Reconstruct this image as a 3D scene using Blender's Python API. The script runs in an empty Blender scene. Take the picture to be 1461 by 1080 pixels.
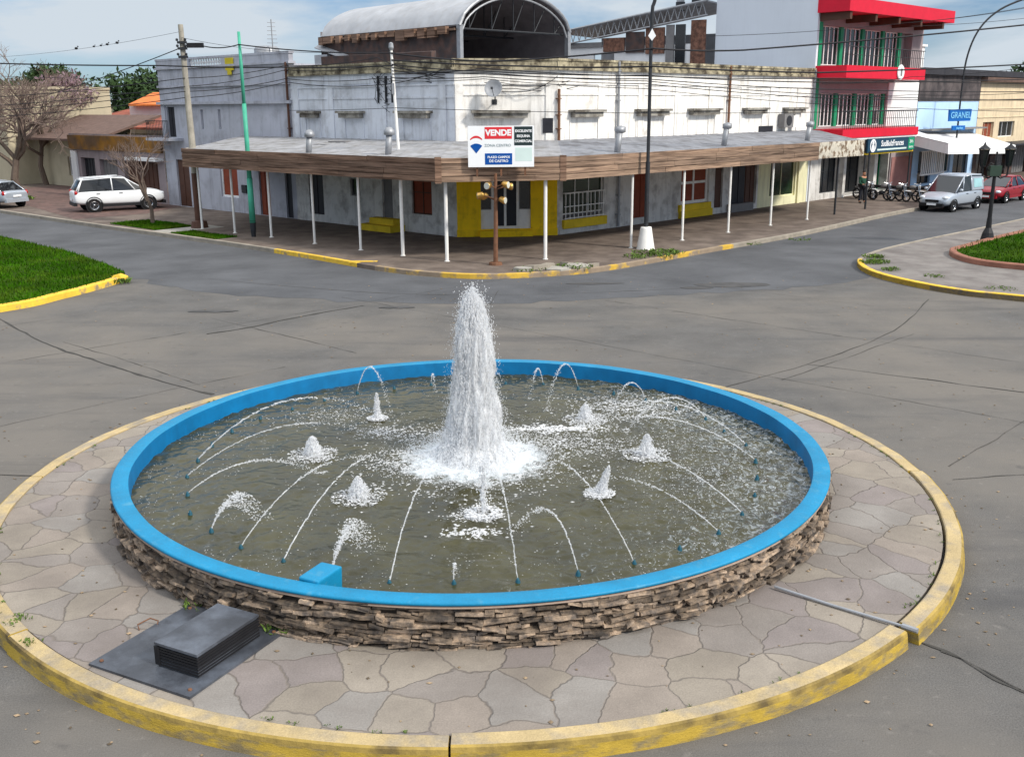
import bpy, bmesh, math, random
from mathutils import Vector, Matrix, noise
random.seed(7)
R = math.radians
sc = bpy.context.scene
COL = sc.collection
W = {}          # world matrix of every empty
PI = math.pi

# ------------------------------------------------------------------ helpers
def S(r, g, b, k=1.0):
    f = lambda c: ((c/255)/12.92 if c/255 <= .04045 else ((c/255+.055)/1.055)**2.4)*k
    return (f(r), f(g), f(b), 1)

def mat(name, col, rough=.85, var=.18, scale=2.0, col2=None, mix=(.45, .6), scale2=1.2, streak=0.0, streakcol=(.04, .035, .03, 1),
        bump=0.0, bscale=30.0, metal=0.0, spec=.3, fine=0.0, island=0.0, stretch=(1, 1, 1), emit=None):
    m = bpy.data.materials.new(name); m.use_nodes = True
    nt = m.node_tree; N = nt.nodes; L = nt.links
    b = N['Principled BSDF']
    b.inputs['Roughness'].default_value = rough; b.inputs['Metallic'].default_value = metal
    b.inputs['Specular IOR Level'].default_value = spec
    tc = N.new('ShaderNodeTexCoord'); mp = N.new('ShaderNodeMapping'); mp.inputs['Scale'].default_value = stretch
    L.new(tc.outputs['Object'], mp.inputs['Vector'])
    def nz(sc_, det=6, rg=.6):
        n = N.new('ShaderNodeTexNoise'); n.inputs['Scale'].default_value = sc_; n.inputs['Detail'].default_value = det
        n.inputs['Roughness'].default_value = rg; L.new(mp.outputs[0], n.inputs['Vector']); return n
    def mixc(fac, a, bb, mode='MIX'):
        x = N.new('ShaderNodeMix'); x.data_type = 'RGBA'; x.blend_type = mode
        for sock, val in ((x.inputs[0], fac), (x.inputs[6], a), (x.inputs[7], bb)):
            if hasattr(val, 'links'): L.new(val, sock)
            else: sock.default_value = val
        return x.outputs[2]
    def ramp(fac, a, bb, c0=(0, 0, 0, 1), c1=(1, 1, 1, 1)):
        r = N.new('ShaderNodeValToRGB'); r.color_ramp.elements[0].position = a; r.color_ramp.elements[1].position = bb
        r.color_ramp.elements[0].color = c0; r.color_ramp.elements[1].color = c1; L.new(fac, r.inputs[0]); return r.outputs[0]
    c = col
    if col2 is not None:
        n = nz(scale2); c = mixc(ramp(n.outputs[0], *mix), col, col2)
    if island:
        g = N.new('ShaderNodeNewGeometry'); lo, hi = 1-island, 1+island
        c = mixc(1.0, c, ramp(g.outputs['Random Per Island'], 0, 1, (lo, lo, lo, 1), (hi, hi*.97, hi*.93, 1)), 'MULTIPLY')
    if var:
        n = nz(scale); lo, hi = 1-var*1.6, 1+var*1.6
        c = mixc(1.0, c, ramp(n.outputs[0], .25, .75, (lo, lo, lo, 1), (hi, hi, hi, 1)), 'MULTIPLY')
    if fine:
        n = nz(60, 3); lo, hi = 1-fine*1.6, 1+fine*1.6
        c = mixc(1.0, c, ramp(n.outputs[0], .25, .75, (lo, lo, lo, 1), (hi, hi, hi, 1)), 'MULTIPLY')
    if streak:
        mp2 = N.new('ShaderNodeMapping'); mp2.inputs['Scale'].default_value = (2.2, 2.2, .22); L.new(tc.outputs['Object'], mp2.inputs['Vector'])
        n = N.new('ShaderNodeTexNoise'); n.inputs['Scale'].default_value = 1.6; n.inputs['Detail'].default_value = 8; n.inputs['Roughness'].default_value = .7
        L.new(mp2.outputs[0], n.inputs['Vector'])
        s_ = ramp(n.outputs[0], .5, .78, (0, 0, 0, 1), (streak, streak, streak, 1)); c = mixc(s_, c, streakcol)
    if hasattr(c, 'links'): L.new(c, b.inputs['Base Color'])
    else: b.inputs['Base Color'].default_value = c
    if bump:
        n = nz(bscale, 8, .65); bp = N.new('ShaderNodeBump'); bp.inputs['Strength'].default_value = bump; bp.inputs['Distance'].default_value = .03
        L.new(n.outputs[0], bp.inputs['Height']); L.new(bp.outputs[0], b.inputs['Normal'])
    m['mixc'] = 0
    return m

_t = (1+5**.5)/2
ICO_V = [Vector(p).normalized() for p in ((-1, _t, 0), (1, _t, 0), (-1, -_t, 0), (1, -_t, 0), (0, -1, _t), (0, 1, _t), (0, -1, -_t), (0, 1, -_t), (_t, 0, -1), (_t, 0, 1), (-_t, 0, -1), (-_t, 0, 1))]
ICO_F = [(0, 11, 5), (0, 5, 1), (0, 1, 7), (0, 7, 10), (0, 10, 11), (1, 5, 9), (5, 11, 4), (11, 10, 2), (10, 7, 6), (7, 1, 8), (3, 9, 4), (3, 4, 2), (3, 2, 6), (3, 6, 8), (3, 8, 9), (4, 9, 5), (2, 4, 11), (6, 2, 10), (8, 6, 7), (9, 8, 1)]
OCT_V = [Vector(p) for p in ((1, 0, 0), (-1, 0, 0), (0, 1, 0), (0, -1, 0), (0, 0, 1), (0, 0, -1))]
OCT_F = [(0, 2, 4), (2, 1, 4), (1, 3, 4), (3, 0, 4), (2, 0, 5), (1, 2, 5), (3, 1, 5), (0, 3, 5)]

class MB:
    def __init__(s, M=None): s.v = []; s.f = []; s.mi = []; s.cur = 0; s.M = M or Matrix(); s.id = M is None
    def fr(s, M): s.M = M; s.id = False; return s
    def add(s, vs, fs):
        n = len(s.v)
        if s.id: s.v += [tuple(p) for p in vs]
        else: s.v += [tuple(s.M @ Vector(p)) for p in vs]
        s.f += [tuple(i+n for i in q) for q in fs]; s.mi += [s.cur]*len(fs)
    def box(s, x0, x1, y0, y1, z0, z1, j=0):
        v = [(x0, y0, z0), (x1, y0, z0), (x1, y1, z0), (x0, y1, z0), (x0, y0, z1), (x1, y0, z1), (x1, y1, z1), (x0, y1, z1)]
        if j: v = [(a+random.uniform(-j, j), b+random.uniform(-j, j), c+random.uniform(-j, j)) for a, b, c in v]
        s.add(v, [(0, 3, 2, 1), (4, 5, 6, 7), (0, 1, 5, 4), (1, 2, 6, 5), (2, 3, 7, 6), (3, 0, 4, 7)]); return s
    def prism(s, poly, z0, z1):
        n = len(poly); z = lambda t, p: t if not callable(t) else t(p)
        s.add([(p[0], p[1], z(z0, p)) for p in poly]+[(p[0], p[1], z(z1, p)) for p in poly],
              [tuple(range(n))[::-1], tuple(range(n, 2*n))]+[(i, (i+1) % n, n+(i+1) % n, n+i) for i in range(n)]); return s
    def slab(s, pts, t=.05):      # polygon of 3-D points, thickened downwards
        n = len(pts); s.add(list(pts)+[(p[0], p[1], p[2]-t) for p in pts],
              [tuple(range(n)), tuple(range(n, 2*n))[::-1]]+[(i, n+i, n+(i+1) % n, (i+1) % n) for i in range(n)]); return s
    def quad(s, *p): s.add(p, [tuple(range(len(p)))]); return s
    def tube(s, pts, r, n=8, cap=True):
        pts = [Vector(p) for p in pts]; k = len(pts); vs = []; up = None
        for i, p in enumerate(pts):
            t = (pts[min(i+1, k-1)]-pts[max(i-1, 0)]).normalized()
            if up is None:
                up = Vector((0, 0, 1)) if abs(t.z) < .9 else Vector((1, 0, 0))
            x = t.cross(up); x = x.normalized() if x.length > 1e-6 else Vector((1, 0, 0)); y = x.cross(t); up = y
            rr = r[i] if isinstance(r, (list, tuple)) else r
            vs += [p+x*rr*math.cos(a*2*PI/n)+y*rr*math.sin(a*2*PI/n) for a in range(n)]
        fs = [(i*n+a, i*n+(a+1) % n, (i+1)*n+(a+1) % n, (i+1)*n+a) for i in range(k-1) for a in range(n)]
        if cap: fs += [tuple(range(n))[::-1], tuple(range((k-1)*n, k*n))]
        s.add(vs, fs); return s
    def lathe(s, prof, n=32, c=(0, 0, 0), a0=0, a1=2*PI, closed=False, cap=False):
        full = abs(a1-a0-2*PI) < 1e-6; m = n if full else n+1; k = len(prof); vs = []
        for i in range(m):
            a = a0+(a1-a0)*i/n; vs += [(c[0]+p[0]*math.cos(a), c[1]+p[0]*math.sin(a), c[2]+p[1]) for p in prof]
        kk = k if closed else k-1
        fs = [(i*k+j, ((i+1) % m)*k+j, ((i+1) % m)*k+(j+1) % k, i*k+(j+1) % k) for i in range(n) for j in range(kk)]
        if cap and not full: fs += [tuple(range(k)), tuple(range((m-1)*k, m*k))[::-1]]
        s.add(vs, fs); return s
    def ball(s, c, r, V=ICO_V, F=ICO_F, st=(1, 1, 1)):
        s.add([(c[0]+v.x*r*st[0], c[1]+v.y*r*st[1], c[2]+v.z*r*st[2]) for v in V], F); return s
    def sweep(s, path, prof, closed=False):   # prof: (offset to the left, z)
        P = [Vector((p[0], p[1])) for p in path]; k = len(P); m = len(prof); vs = []
        for i in range(k):
            a = P[i]-P[i-1] if (i > 0 or closed) else P[1]-P[0]; b = P[(i+1) % k]-P[i] if (i < k-1 or closed) else P[-1]-P[-2]
            a.normalize(); b.normalize(); na = Vector((-a.y, a.x)); nb = Vector((-b.y, b.x)); n = (na+nb).normalized(); n /= max(.4, n.dot(na))
            vs += [(P[i].x+n.x*o, P[i].y+n.y*o, z) for o, z in prof]
        e = k if closed else k-1
        fs = [(i*m+j, i*m+(j+1) % m, ((i+1) % k)*m+(j+1) % m, ((i+1) % k)*m+j) for i in range(e) for j in range(m)]
        if not closed: fs += [tuple(range(m)), tuple(range((k-1)*m, k*m))[::-1]]
        s.add(vs, fs); return s
    def wall(s, x0, x1, z0, z1, ops=(), d=.22, y=0.0):
        xs = sorted({x0, x1, *[o[0] for o in ops], *[o[1] for o in ops]}); zs = sorted({z0, z1, *[o[2] for o in ops], *[o[3] for o in ops]})
        inside = lambda a, b: any(o[0] <= a <= o[1] and o[2] <= b <= o[3] for o in ops)
        for i in range(len(xs)-1):
            for j in range(len(zs)-1):
                if not inside((xs[i]+xs[i+1])/2, (zs[j]+zs[j+1])/2):
                    s.quad((xs[i], y, zs[j]), (xs[i+1], y, zs[j]), (xs[i+1], y, zs[j+1]), (xs[i], y, zs[j+1]))
        for a, b, c, e in ops:
            s.quad((a, y, c), (a, y, e), (a, y+d, e), (a, y+d, c)); s.quad((b, y, e), (b, y, c), (b, y+d, c), (b, y+d, e))
            s.quad((a, y, e), (b, y, e), (b, y+d, e), (a, y+d, e)); s.quad((b, y, c), (a, y, c), (a, y+d, c), (b, y+d, c))
        return s
    def build(s, name, m, parent=None, smooth=False, origin=None):
        vs = s.v
        if parent is not None and parent in W:
            I = W[parent].inverted(); vs = [I @ Vector(p) for p in vs]
        elif parent is None:
            if origin is None:
                xs = [p[0] for p in vs]; ys = [p[1] for p in vs]
                origin = ((min(xs)+max(xs))/2, (min(ys)+max(ys))/2, min(p[2] for p in vs))
            o_ = Vector(origin); vs = [Vector(p)-o_ for p in vs]
        me = bpy.data.meshes.new(name); me.from_pydata([tuple(p) for p in vs], [], s.f)
        for mm in (m if isinstance(m, (list, tuple)) else [m]): me.materials.append(mm)
        if any(s.mi): me.polygons.foreach_set('material_index', s.mi)
        if smooth: me.polygons.foreach_set('use_smooth', [True]*len(s.f))
        me.update()
        o = bpy.data.objects.new(name, me); COL.objects.link(o)
        if parent is not None:
            o.parent = parent
            if parent not in W: o.matrix_parent_inverse = Matrix.Translation(-Vector(parent.get('orig', (0, 0, 0))))
        else: o.location = origin; o['orig'] = tuple(origin)
        return o

def sub(name, mb, m, part, root, smooth=False):
    """a sub-part: parented to a part whose own origin is the thing's origin"""
    o = mb.build(name, m, root, smooth); o.parent = part; return o

def frame(ox, oy, dx, dy, z=0):
    l = math.hypot(dx, dy); c, s = dx/l, dy/l
    return Matrix(((c, -s, 0, ox), (s, c, 0, oy), (0, 0, 1, z), (0, 0, 0, 1)))

def tag(o, label=None, cat=None, group=None, kind=None):
    if label: o['label'] = label
    if cat: o['category'] = cat
    if group: o['group'] = group
    if kind: o['kind'] = kind
    return o

def thing(name, label, cat, loc, rz=0, group=None):
    o = bpy.data.objects.new(name, None); COL.objects.link(o); o.location = loc; o.rotation_euler = (0, 0, rz); o.empty_display_size = .2
    W[o] = Matrix.Translation(loc) @ Matrix.Rotation(rz, 4, 'Z')
    return tag(o, label, cat, group)

def struct(name, mb, m, smooth=False, kind='structure', origin=None):
    return tag(mb.build(name, m, None, smooth, origin), kind=kind)

def copy_tree(o, parent=None):
    c = o.copy(); COL.objects.link(c)
    if parent is not None: c.parent = parent
    for ch in list(o.children): copy_tree(ch, c)
    return c

def text_mesh(txt, size, M, mb, bold=.0, sx=1.0):
    """adds flat lettering (local x right, z up on plane y=0) to mb with frame M"""
    cu = bpy.data.curves.new('lettering', 'FONT'); cu.body = txt; cu.size = size; cu.offset = bold; cu.align_x = 'CENTER'; cu.align_y = 'CENTER'
    o = bpy.data.objects.new('lettering', cu); COL.objects.link(o)
    bpy.context.view_layer.update()
    me = bpy.data.meshes.new_from_object(o.evaluated_get(bpy.context.evaluated_depsgraph_get()))
    old = mb.M, mb.id; mb.fr(M); mb.add([(v.co.x*sx, 0, v.co.y) for v in me.vertices], [tuple(p.vertices) for p in me.polygons]); mb.M, mb.id = old
    bpy.data.objects.remove(o); bpy.data.curves.remove(cu); bpy.data.meshes.remove(me)

def arc(c, r, a0, a1, n): return [(c[0]+r*math.cos(R(a0+(a1-a0)*i/n)), c[1]+r*math.sin(R(a0+(a1-a0)*i/n))) for i in range(n+1)]
def smooth_path(pts, n=6):
    out = []; P = [Vector(p) for p in pts]
    for i in range(len(P)-1):
        p0, p1, p2, p3 = P[max(i-1, 0)], P[i], P[i+1], P[min(i+2, len(P)-1)]
        for k in range(n):
            t = k/n; out.append(.5*((2*p1)+(p2-p0)*t+(2*p0-5*p1+4*p2-p3)*t*t+(3*p1-p0-3*p2+p3)*t**3))
    out.append(P[-1]); return out

# ------------------------------------------------------------------ camera, light, sky
cam = bpy.data.cameras.new('camera'); camo = bpy.data.objects.new('camera', cam); COL.objects.link(camo)
PITCH = math.atan(389/1440)
camo.matrix_world = Matrix.Translation((0, 0, 5.455)) @ Matrix.Rotation(PI/2-PITCH, 4, 'X') @ Matrix.Rotation(-.0065, 4, 'Z')
cam.sensor_width = 36; cam.lens = 1440/1461*36; cam.clip_end = 5000; cam.clip_start = .1
sc.camera = camo
SUN_AZ, SUN_EL = 34, 38          # to the right of and behind the camera
sd = Vector((math.cos(R(SUN_EL))*math.cos(R(SUN_AZ)), -math.cos(R(SUN_EL))*math.sin(R(SUN_AZ)), math.sin(R(SUN_EL))))
sun = bpy.data.lights.new('sun', 'SUN'); sun.energy = 3.9; sun.angle = R(7.0); sun.color = (1, .94, .84)
suno = bpy.data.objects.new('sun', sun); COL.objects.link(suno); suno.rotation_euler = sd.to_track_quat('Z', 'Y').to_euler(); suno.location = sd*60
wd = bpy.data.worlds.new('World'); sc.world = wd; wd.use_nodes = True
nt = wd.node_tree; N = nt.nodes; L = nt.links
bg = N['Background']; sky = N.new('ShaderNodeTexSky'); sky.sky_type = 'NISHITA'; sky.sun_disc = False
sky.sun_elevation = R(SUN_EL); sky.sun_rotation = math.atan2(sd.x, sd.y); sky.air_density = 1.0; sky.dust_density = .2; sky.ozone_density = 7.0
L.new(sky.outputs[0], bg.inputs[0]); bg.inputs[1].default_value = .095
bg2 = N.new('ShaderNodeBackground'); bg2.inputs[0].default_value = (.85, .895, .945, 1); bg2.inputs[1].default_value = .98
tc = N.new('ShaderNodeTexCoord'); mp = N.new('ShaderNodeMapping'); mp.inputs['Scale'].default_value = (1, 1, 4.2); mp.inputs['Location'].default_value = (.35, .1, .2)
L.new(tc.outputs['Generated'], mp.inputs[0])
cn = N.new('ShaderNodeTexNoise'); cn.inputs['Scale'].default_value = 3.1; cn.inputs['Detail'].default_value = 7; cn.inputs['Roughness'].default_value = .55; cn.inputs['Distortion'].default_value = .25
L.new(mp.outputs[0], cn.inputs[0])
cr = N.new('ShaderNodeValToRGB'); cr.color_ramp.elements[0].position = .45; cr.color_ramp.elements[1].position = .61
cr.color_ramp.elements[0].color = (.12, .12, .12, 1)
# an overcast-to-hazy sky is brightest overhead
sx = N.new('ShaderNodeSeparateXYZ'); L.new(tc.outputs['Generated'], sx.inputs[0])
zr = N.new('ShaderNodeMapRange'); zr.inputs[1].default_value = .1; zr.inputs[2].default_value = 1.0; zr.inputs[3].default_value = .88; zr.inputs[4].default_value = 2.15; L.new(sx.outputs[2], zr.inputs[0])
for q_ in (bg, bg2):
    mm = N.new('ShaderNodeMath'); mm.operation = 'MULTIPLY'; mm.inputs[1].default_value = q_.inputs[1].default_value; L.new(zr.outputs[0], mm.inputs[0]); L.new(mm.outputs[0], q_.inputs[1])
L.new(cn.outputs[0], cr.inputs[0]); ms = N.new('ShaderNodeMixShader')
zc = N.new('ShaderNodeMapRange'); zc.inputs[1].default_value = .18; zc.inputs[2].default_value = .5; zc.inputs[3].default_value = 0; zc.inputs[4].default_value = .8; L.new(sx.outputs[2], zc.inputs[0])
za = N.new('ShaderNodeMath'); za.operation = 'ADD'; za.use_clamp = True; L.new(cr.outputs[0], za.inputs[0]); L.new(zc.outputs[0], za.inputs[1])
tint = N.new('ShaderNodeMix'); tint.data_type = 'RGBA'; tint.blend_type = 'MULTIPLY'; tint.inputs[0].default_value = 1; tint.inputs[7].default_value = (.86, 1.02, 1.2, 1); L.new(sky.outputs[0], tint.inputs[6]); L.new(tint.outputs[2], bg.inputs[0])
L.new(za.outputs[0], ms.inputs[0])
cz = N.new('ShaderNodeMix'); cz.data_type = 'RGBA'; cz.inputs[6].default_value = (.78, .875, .965, 1); cz.inputs[7].default_value = (.88, .90, .93, 1); L.new(zc.outputs[0], cz.inputs[0]); L.new(cz.outputs[2], bg2.inputs[0]); L.new(bg.outputs[0], ms.inputs[1]); L.new(bg2.outputs[0], ms.inputs[2]); L.new(ms.outputs[0], N['World Output'].inputs[0])
sc.view_settings.view_transform = 'Standard'; sc.view_settings.look = 'None'; sc.view_settings.exposure = -.08; sc.view_settings.gamma = 1
sc.cycles.use_denoising = True
sc.cycles.max_bounces = 6; sc.cycles.transparent_max_bounces = 12

# ------------------------------------------------------------------ materials
M = {}
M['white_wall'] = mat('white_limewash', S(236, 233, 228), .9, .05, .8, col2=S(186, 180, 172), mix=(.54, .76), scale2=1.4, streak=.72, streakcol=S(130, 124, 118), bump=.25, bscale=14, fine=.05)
M['wall_side'] = mat('aged_shaded_limewash', S(208, 212, 220), .9, .08, .8, col2=S(176, 178, 182), mix=(.5, .72), scale2=1.3, streak=.55, streakcol=S(120, 116, 114), bump=.25, bscale=14, fine=.05)  # left facade's cool shade put into the limewash colour, besides its ageing
M['hood'] = mat('grimy_hood', S(150, 146, 138), .95, .2, 3, col2=S(92, 86, 78), mix=(.42, .62), scale2=2.5)
M['parapet'] = mat('mossy_parapet', S(176, 166, 140), .95, .25, 2.5, col2=S(74, 66, 54), mix=(.42, .62), scale2=2.2, streak=.9, streakcol=S(50, 46, 40), bump=.4, bscale=18)
M['grey_wall'] = mat('grey_render', S(178, 180, 190), .9, .08, .7, col2=S(146, 146, 154), mix=(.5, .72), scale2=.9, streak=.5, streakcol=S(90, 88, 90), bump=.2, bscale=16)
M['lower_grey'] = mat('grey_lower_wall', S(214, 212, 208), .9, .08, .9, col2=S(172, 168, 164), mix=(.48, .66), scale2=1.6, streak=.5, streakcol=S(90, 84, 80), bump=.2, bscale=18)
M['cream'] = mat('cream_render', S(180, 170, 146), .9, .08, .9, streak=.25, streakcol=S(150, 140, 122), bump=.2, bscale=16)
M['cream_pale'] = mat('pale_cream_render', S(226, 222, 184), .9, .08, .9, streak=.5, streakcol=S(140, 130, 104))
M['beige'] = mat('beige_boards', S(214, 196, 166), .9, .1, 1.2, streak=.5, streakcol=S(120, 104, 84))
M['yellow_wall'] = mat('yellow_paint', S(250, 206, 20), .7, .08, 1.5, col2=S(214, 172, 20), mix=(.55, .75), scale2=2.4, streak=.35, streakcol=S(120, 96, 20))
M['yellow_step'] = mat('yellow_block', S(222, 190, 44), .8, .12, 2.0)
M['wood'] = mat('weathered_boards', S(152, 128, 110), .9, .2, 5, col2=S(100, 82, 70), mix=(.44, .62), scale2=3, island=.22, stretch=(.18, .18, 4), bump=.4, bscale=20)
M['wood_dark'] = mat('old_shade_toned_boards', S(134, 108, 92), .9, .22, 5, col2=S(84, 64, 52), mix=(.42, .62), scale2=3, island=.22, stretch=(.18, .18, 4), bump=.4, bscale=20)  # left fascia's shade mixed into the brown; also old posts and eaves
M['stain_white'] = mat('peeling_white', S(210, 202, 186), .9, .15, 3, col2=S(120, 100, 80), mix=(.48, .6), scale2=4)
M['roof_felt'] = mat('grey_roof_felt', S(132, 134, 140), .9, .12, 1.2, col2=S(104, 104, 108), mix=(.45, .65), scale2=1.5, bump=.3, bscale=10, stretch=(1, 1, 1))
M['roof_pale'] = mat('pale_roof_sheet', S(150, 150, 153), .85, .12, 1.2, col2=S(124, 122, 120), mix=(.45, .65), scale2=1.5)
M['ceil'] = mat('awning_underside', S(196, 186, 172), .9, .15, 2)
M['white_metal'] = mat('white_enamel', S(232, 230, 226), .5, .06, 4, streak=.25, streakcol=S(150, 120, 90))
M['grey_metal'] = mat('galvanised', S(150, 152, 156), .5, .12, 5, metal=.4)
M['dark_metal'] = mat('dark_steel', S(52, 54, 58), .55, .15, 6, metal=.3)
M['black'] = mat('black_paint', S(30, 30, 33), .5, .15, 8)
M['rubber'] = mat('rubber', S(28, 28, 29), .85, .1, 8)
M['black_plate'] = mat('black_steel_plate', S(58, 61, 68), .42, .25, 3, col2=S(92, 98, 108), mix=(.45, .72), scale2=2.2, spec=.5, bump=.12, bscale=25)
M['rust'] = mat('rusty_brown', S(112, 78, 58), .75, .2, 6)
M['glass'] = mat('dark_glass', S(30, 34, 38), .12, .2, 1.0, spec=.6)
M['glass_green'] = mat('green_glass', S(28, 48, 30), .15, .25, 1.5, spec=.6)
M['car_glass'] = mat('car_glass', S(20, 23, 27), .06, 0, 1, spec=.7)
M['shutter'] = mat('red_brown_shutter', S(132, 62, 40), .7, .12, 3)
M['door_brown'] = mat('brown_door', S(84, 56, 44), .6, .15, 3)
M['door_dark'] = mat('dark_door', S(40, 40, 46), .5, .15, 3)
M['door_grey'] = mat('grey_door', S(120, 118, 118), .7, .1, 3)
M['concrete'] = mat('cast_concrete', S(158, 154, 146), .9, .15, 3, bump=.2, bscale=30)
M['pole_c'] = mat('pole_concrete', S(158, 152, 140), .9, .15, 3, streak=.4)
M['pole_w'] = mat('pole_timber', S(120, 108, 94), .9, .2, 4, stretch=(4, 4, .4))
M['green_pole'] = mat('turquoise_paint', S(70, 164, 136), .5, .1, 3, streak=.3, streakcol=S(40, 90, 70))
M['cable'] = mat('cable_black', S(34, 34, 38), .7, 0)
M['red'] = mat('red_cladding', S(206, 18, 48), .45, .06, 2)
M['green_frame'] = mat('green_frame', S(28, 138, 96), .5, .12, 2)
M['pinkgrey'] = mat('pink_grey_render', S(150, 138, 140), .9, .08, 1.2)
M['blank'] = mat('pale_grey_gable', S(212, 218, 226), .9, .03, .35, streak=.1, streakcol=S(150, 156, 164))
M['white_clean'] = mat('white_render', S(228, 228, 228), .85, .05, 1, streak=.2, streakcol=S(170, 168, 164))
M['lightblue'] = mat('pale_blue_render', S(176, 206, 236), .85, .06, 1)
M['sign_blue'] = mat('sign_blue', S(10, 92, 168), .4, .05)
M['sign_navy'] = mat('sign_navy', S(26, 62, 84), .4, .05)
M['sign_green'] = mat('sign_green', S(20, 140, 100), .4, .05)
M['sign_white'] = mat('sign_white', S(236, 238, 240), .4, .02)
M['sign_red'] = mat('sign_red', S(214, 52, 60), .4, .03)
M['sign_deep'] = mat('sign_deep_blue', S(0, 76, 156), .4, .03)
M['sign_black'] = mat('sign_black', S(38, 52, 54), .4, .03)
M['sign_pale'] = mat('sign_pale_green', S(206, 224, 220), .4, .03)
M['sign_greytext'] = mat('sign_grey_letters', S(140, 156, 160), .5, 0)
M['tile'] = mat('red_roof_tile', S(150, 84, 66), .9, .2, 2.5, col2=S(104, 58, 48), mix=(.45, .65), scale2=1.2, bump=.5, bscale=8)
M['tile_orange'] = mat('orange_roof_tile', S(206, 116, 62), .9, .15, 2.5, bump=.5, bscale=8)
M['tile_brown'] = mat('brown_roof_tile', S(100, 80, 72), .9, .18, 2.5, bump=.5, bscale=8)
M['brick'] = mat('brick', S(128, 92, 76), .9, .25, 6, col2=S(92, 66, 56), mix=(.4, .6), scale2=5)
M['brick_dark'] = mat('dark_brick', S(92, 72, 66), .9, .25, 6, col2=S(64, 58, 58), mix=(.4, .6), scale2=3)
M['sheet'] = mat('corrugated_sheet', S(166, 168, 172), .6, .12, 1.2, streak=.45, streakcol=S(150, 140, 130), metal=.15)
M['shed_dark'] = mat('shed_lining', S(112, 106, 108), .9, .15, 1.5)
M['brass'] = mat('brass', S(206, 164, 92), .3, .15, 4, metal=.85)
M['lamp_glass'] = mat('lamp_glass', S(196, 196, 186), .3, .1)
M['chrome'] = mat('chrome', S(190, 192, 196), .2, .05, metal=.9)
M['car_white'] = mat('car_white_paint', S(226, 229, 232), .25, .02, spec=.5)
M['car_silver'] = mat('car_silver_paint', S(176, 184, 194), .28, .02, metal=.35, spec=.5)
M['car_red'] = mat('car_red_paint', S(138, 20, 34), .25, .03, spec=.5)
M['light_red'] = mat('tail_light', S(170, 24, 24), .2, 0)
M['light_clear'] = mat('head_light', S(214, 220, 226), .15, 0, spec=.7)
M['skin'] = mat('skin', S(186, 134, 106), .6, .05)
M['shirt'] = mat('green_cloth', S(34, 74, 58), .9, .15, 8)
M['trouser'] = mat('dark_cloth', S(36, 38, 46), .9, .15, 8)
M['hair'] = mat('dark_hair', S(34, 26, 22), .8, .1)
M['bark'] = mat('bark', S(104, 90, 80), .95, .2, 6, stretch=(3, 3, .6))
M['twig'] = mat('twigs', S(118, 102, 94), .95, .1, 6)
M['leaf_dark'] = mat('leaf_dark', S(46, 68, 34), .8, .1, .5, island=.45)
M['leaf_mid'] = mat('leaf_mid', S(84, 112, 50), .8, .1, .5, island=.45)
M['leaf_palm'] = mat('leaf_palm', S(66, 92, 46), .8, .1, .5, island=.4)
M['blossom'] = mat('pink_blossom', S(134, 112, 122), .85, .1, .5, island=.3)
M['weed'] = mat('weed', S(92, 116, 52), .85, .1, 2, island=.4)
M['soil'] = mat('brown_soil', S(126, 108, 90), .95, .15, 2)
M['redpave'] = mat('reddish_pavers', S(112, 88, 82), .9, .15, 1.2, col2=S(92, 76, 71), mix=(.4, .6), scale2=3, fine=.1)
M['ball'] = mat('yellow_sheet', S(206, 186, 40), .6, .1)

# ---- special ground materials
def road_material():
    m = mat('worn_road', S(92, 90, 88), .88, .13, .9, fine=.24, bump=.35, bscale=55, spec=.25)
    nt = m.node_tree; N = nt.nodes; L = nt.links; b = N['Principled BSDF']
    src = b.inputs['Base Color'].links[0].from_socket; tc = next(n for n in N if n.type == 'TEX_COORD')
    def nz(scale, det, st=(1, 1, 1), rot=0):
        mp = N.new('ShaderNodeMapping'); mp.inputs['Scale'].default_value = st; mp.inputs['Rotation'].default_value = (0, 0, rot); L.new(tc.outputs['Object'], mp.inputs[0])
        n = N.new('ShaderNodeTexNoise'); n.inputs['Scale'].default_value = scale; n.inputs['Detail'].default_value = det; n.inputs['Roughness'].default_value = .6; L.new(mp.outputs[0], n.inputs[0]); return n.outputs[0]
    def rp(f, a, bb, lo=0., hi=1.):
        r = N.new('ShaderNodeValToRGB'); r.color_ramp.elements[0].position = a; r.color_ramp.elements[1].position = bb
        r.color_ramp.elements[0].color = (lo, lo, lo, 1); r.color_ramp.elements[1].color = (hi, hi, hi, 1); L.new(f, r.inputs[0]); return r.outputs[0]
    def mx(f, a, bb, mode='MIX'):
        x = N.new('ShaderNodeMix'); x.data_type = 'RGBA'; x.blend_type = mode
        for sk, v in ((x.inputs[0], f), (x.inputs[6], a), (x.inputs[7], bb)):
            if hasattr(v, 'links'): L.new(v, sk)
            else: sk.default_value = v
        return x.outputs[2]
    c = mx(rp(nz(.16, 5), .42, .62), src, S(109, 104, 98))          # brownish dust areas
    c = mx(rp(nz(.5, 6, (.25, 1.6, 1), .78), .55, .72, 0, .55), c, S(66, 66, 69))     # tyre-worn bands, two directions
    c = mx(rp(nz(.5, 6, (.25, 1.6, 1), -.72), .58, .75, 0, .5), c, S(70, 69, 69))
    c = mx(rp(nz(2.6, 7), .62, .75, 0, .5), c, S(68, 67, 67))        # oil spots
    c = mx(rp(nz(7, 4), .6, .72, 0, .4), c, S(126, 121, 116))      # pale specks
    L.new(c, b.inputs['Base Color']); return m
M['road'] = road_material()
M['asphalt'] = mat('blue_grey_asphalt', S(87, 88, 91), .88, .12, .4, col2=S(74, 75, 78), mix=(.38, .66), scale2=.45, fine=.12, bump=.35, bscale=60, stretch=(1, 1, 1))
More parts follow.
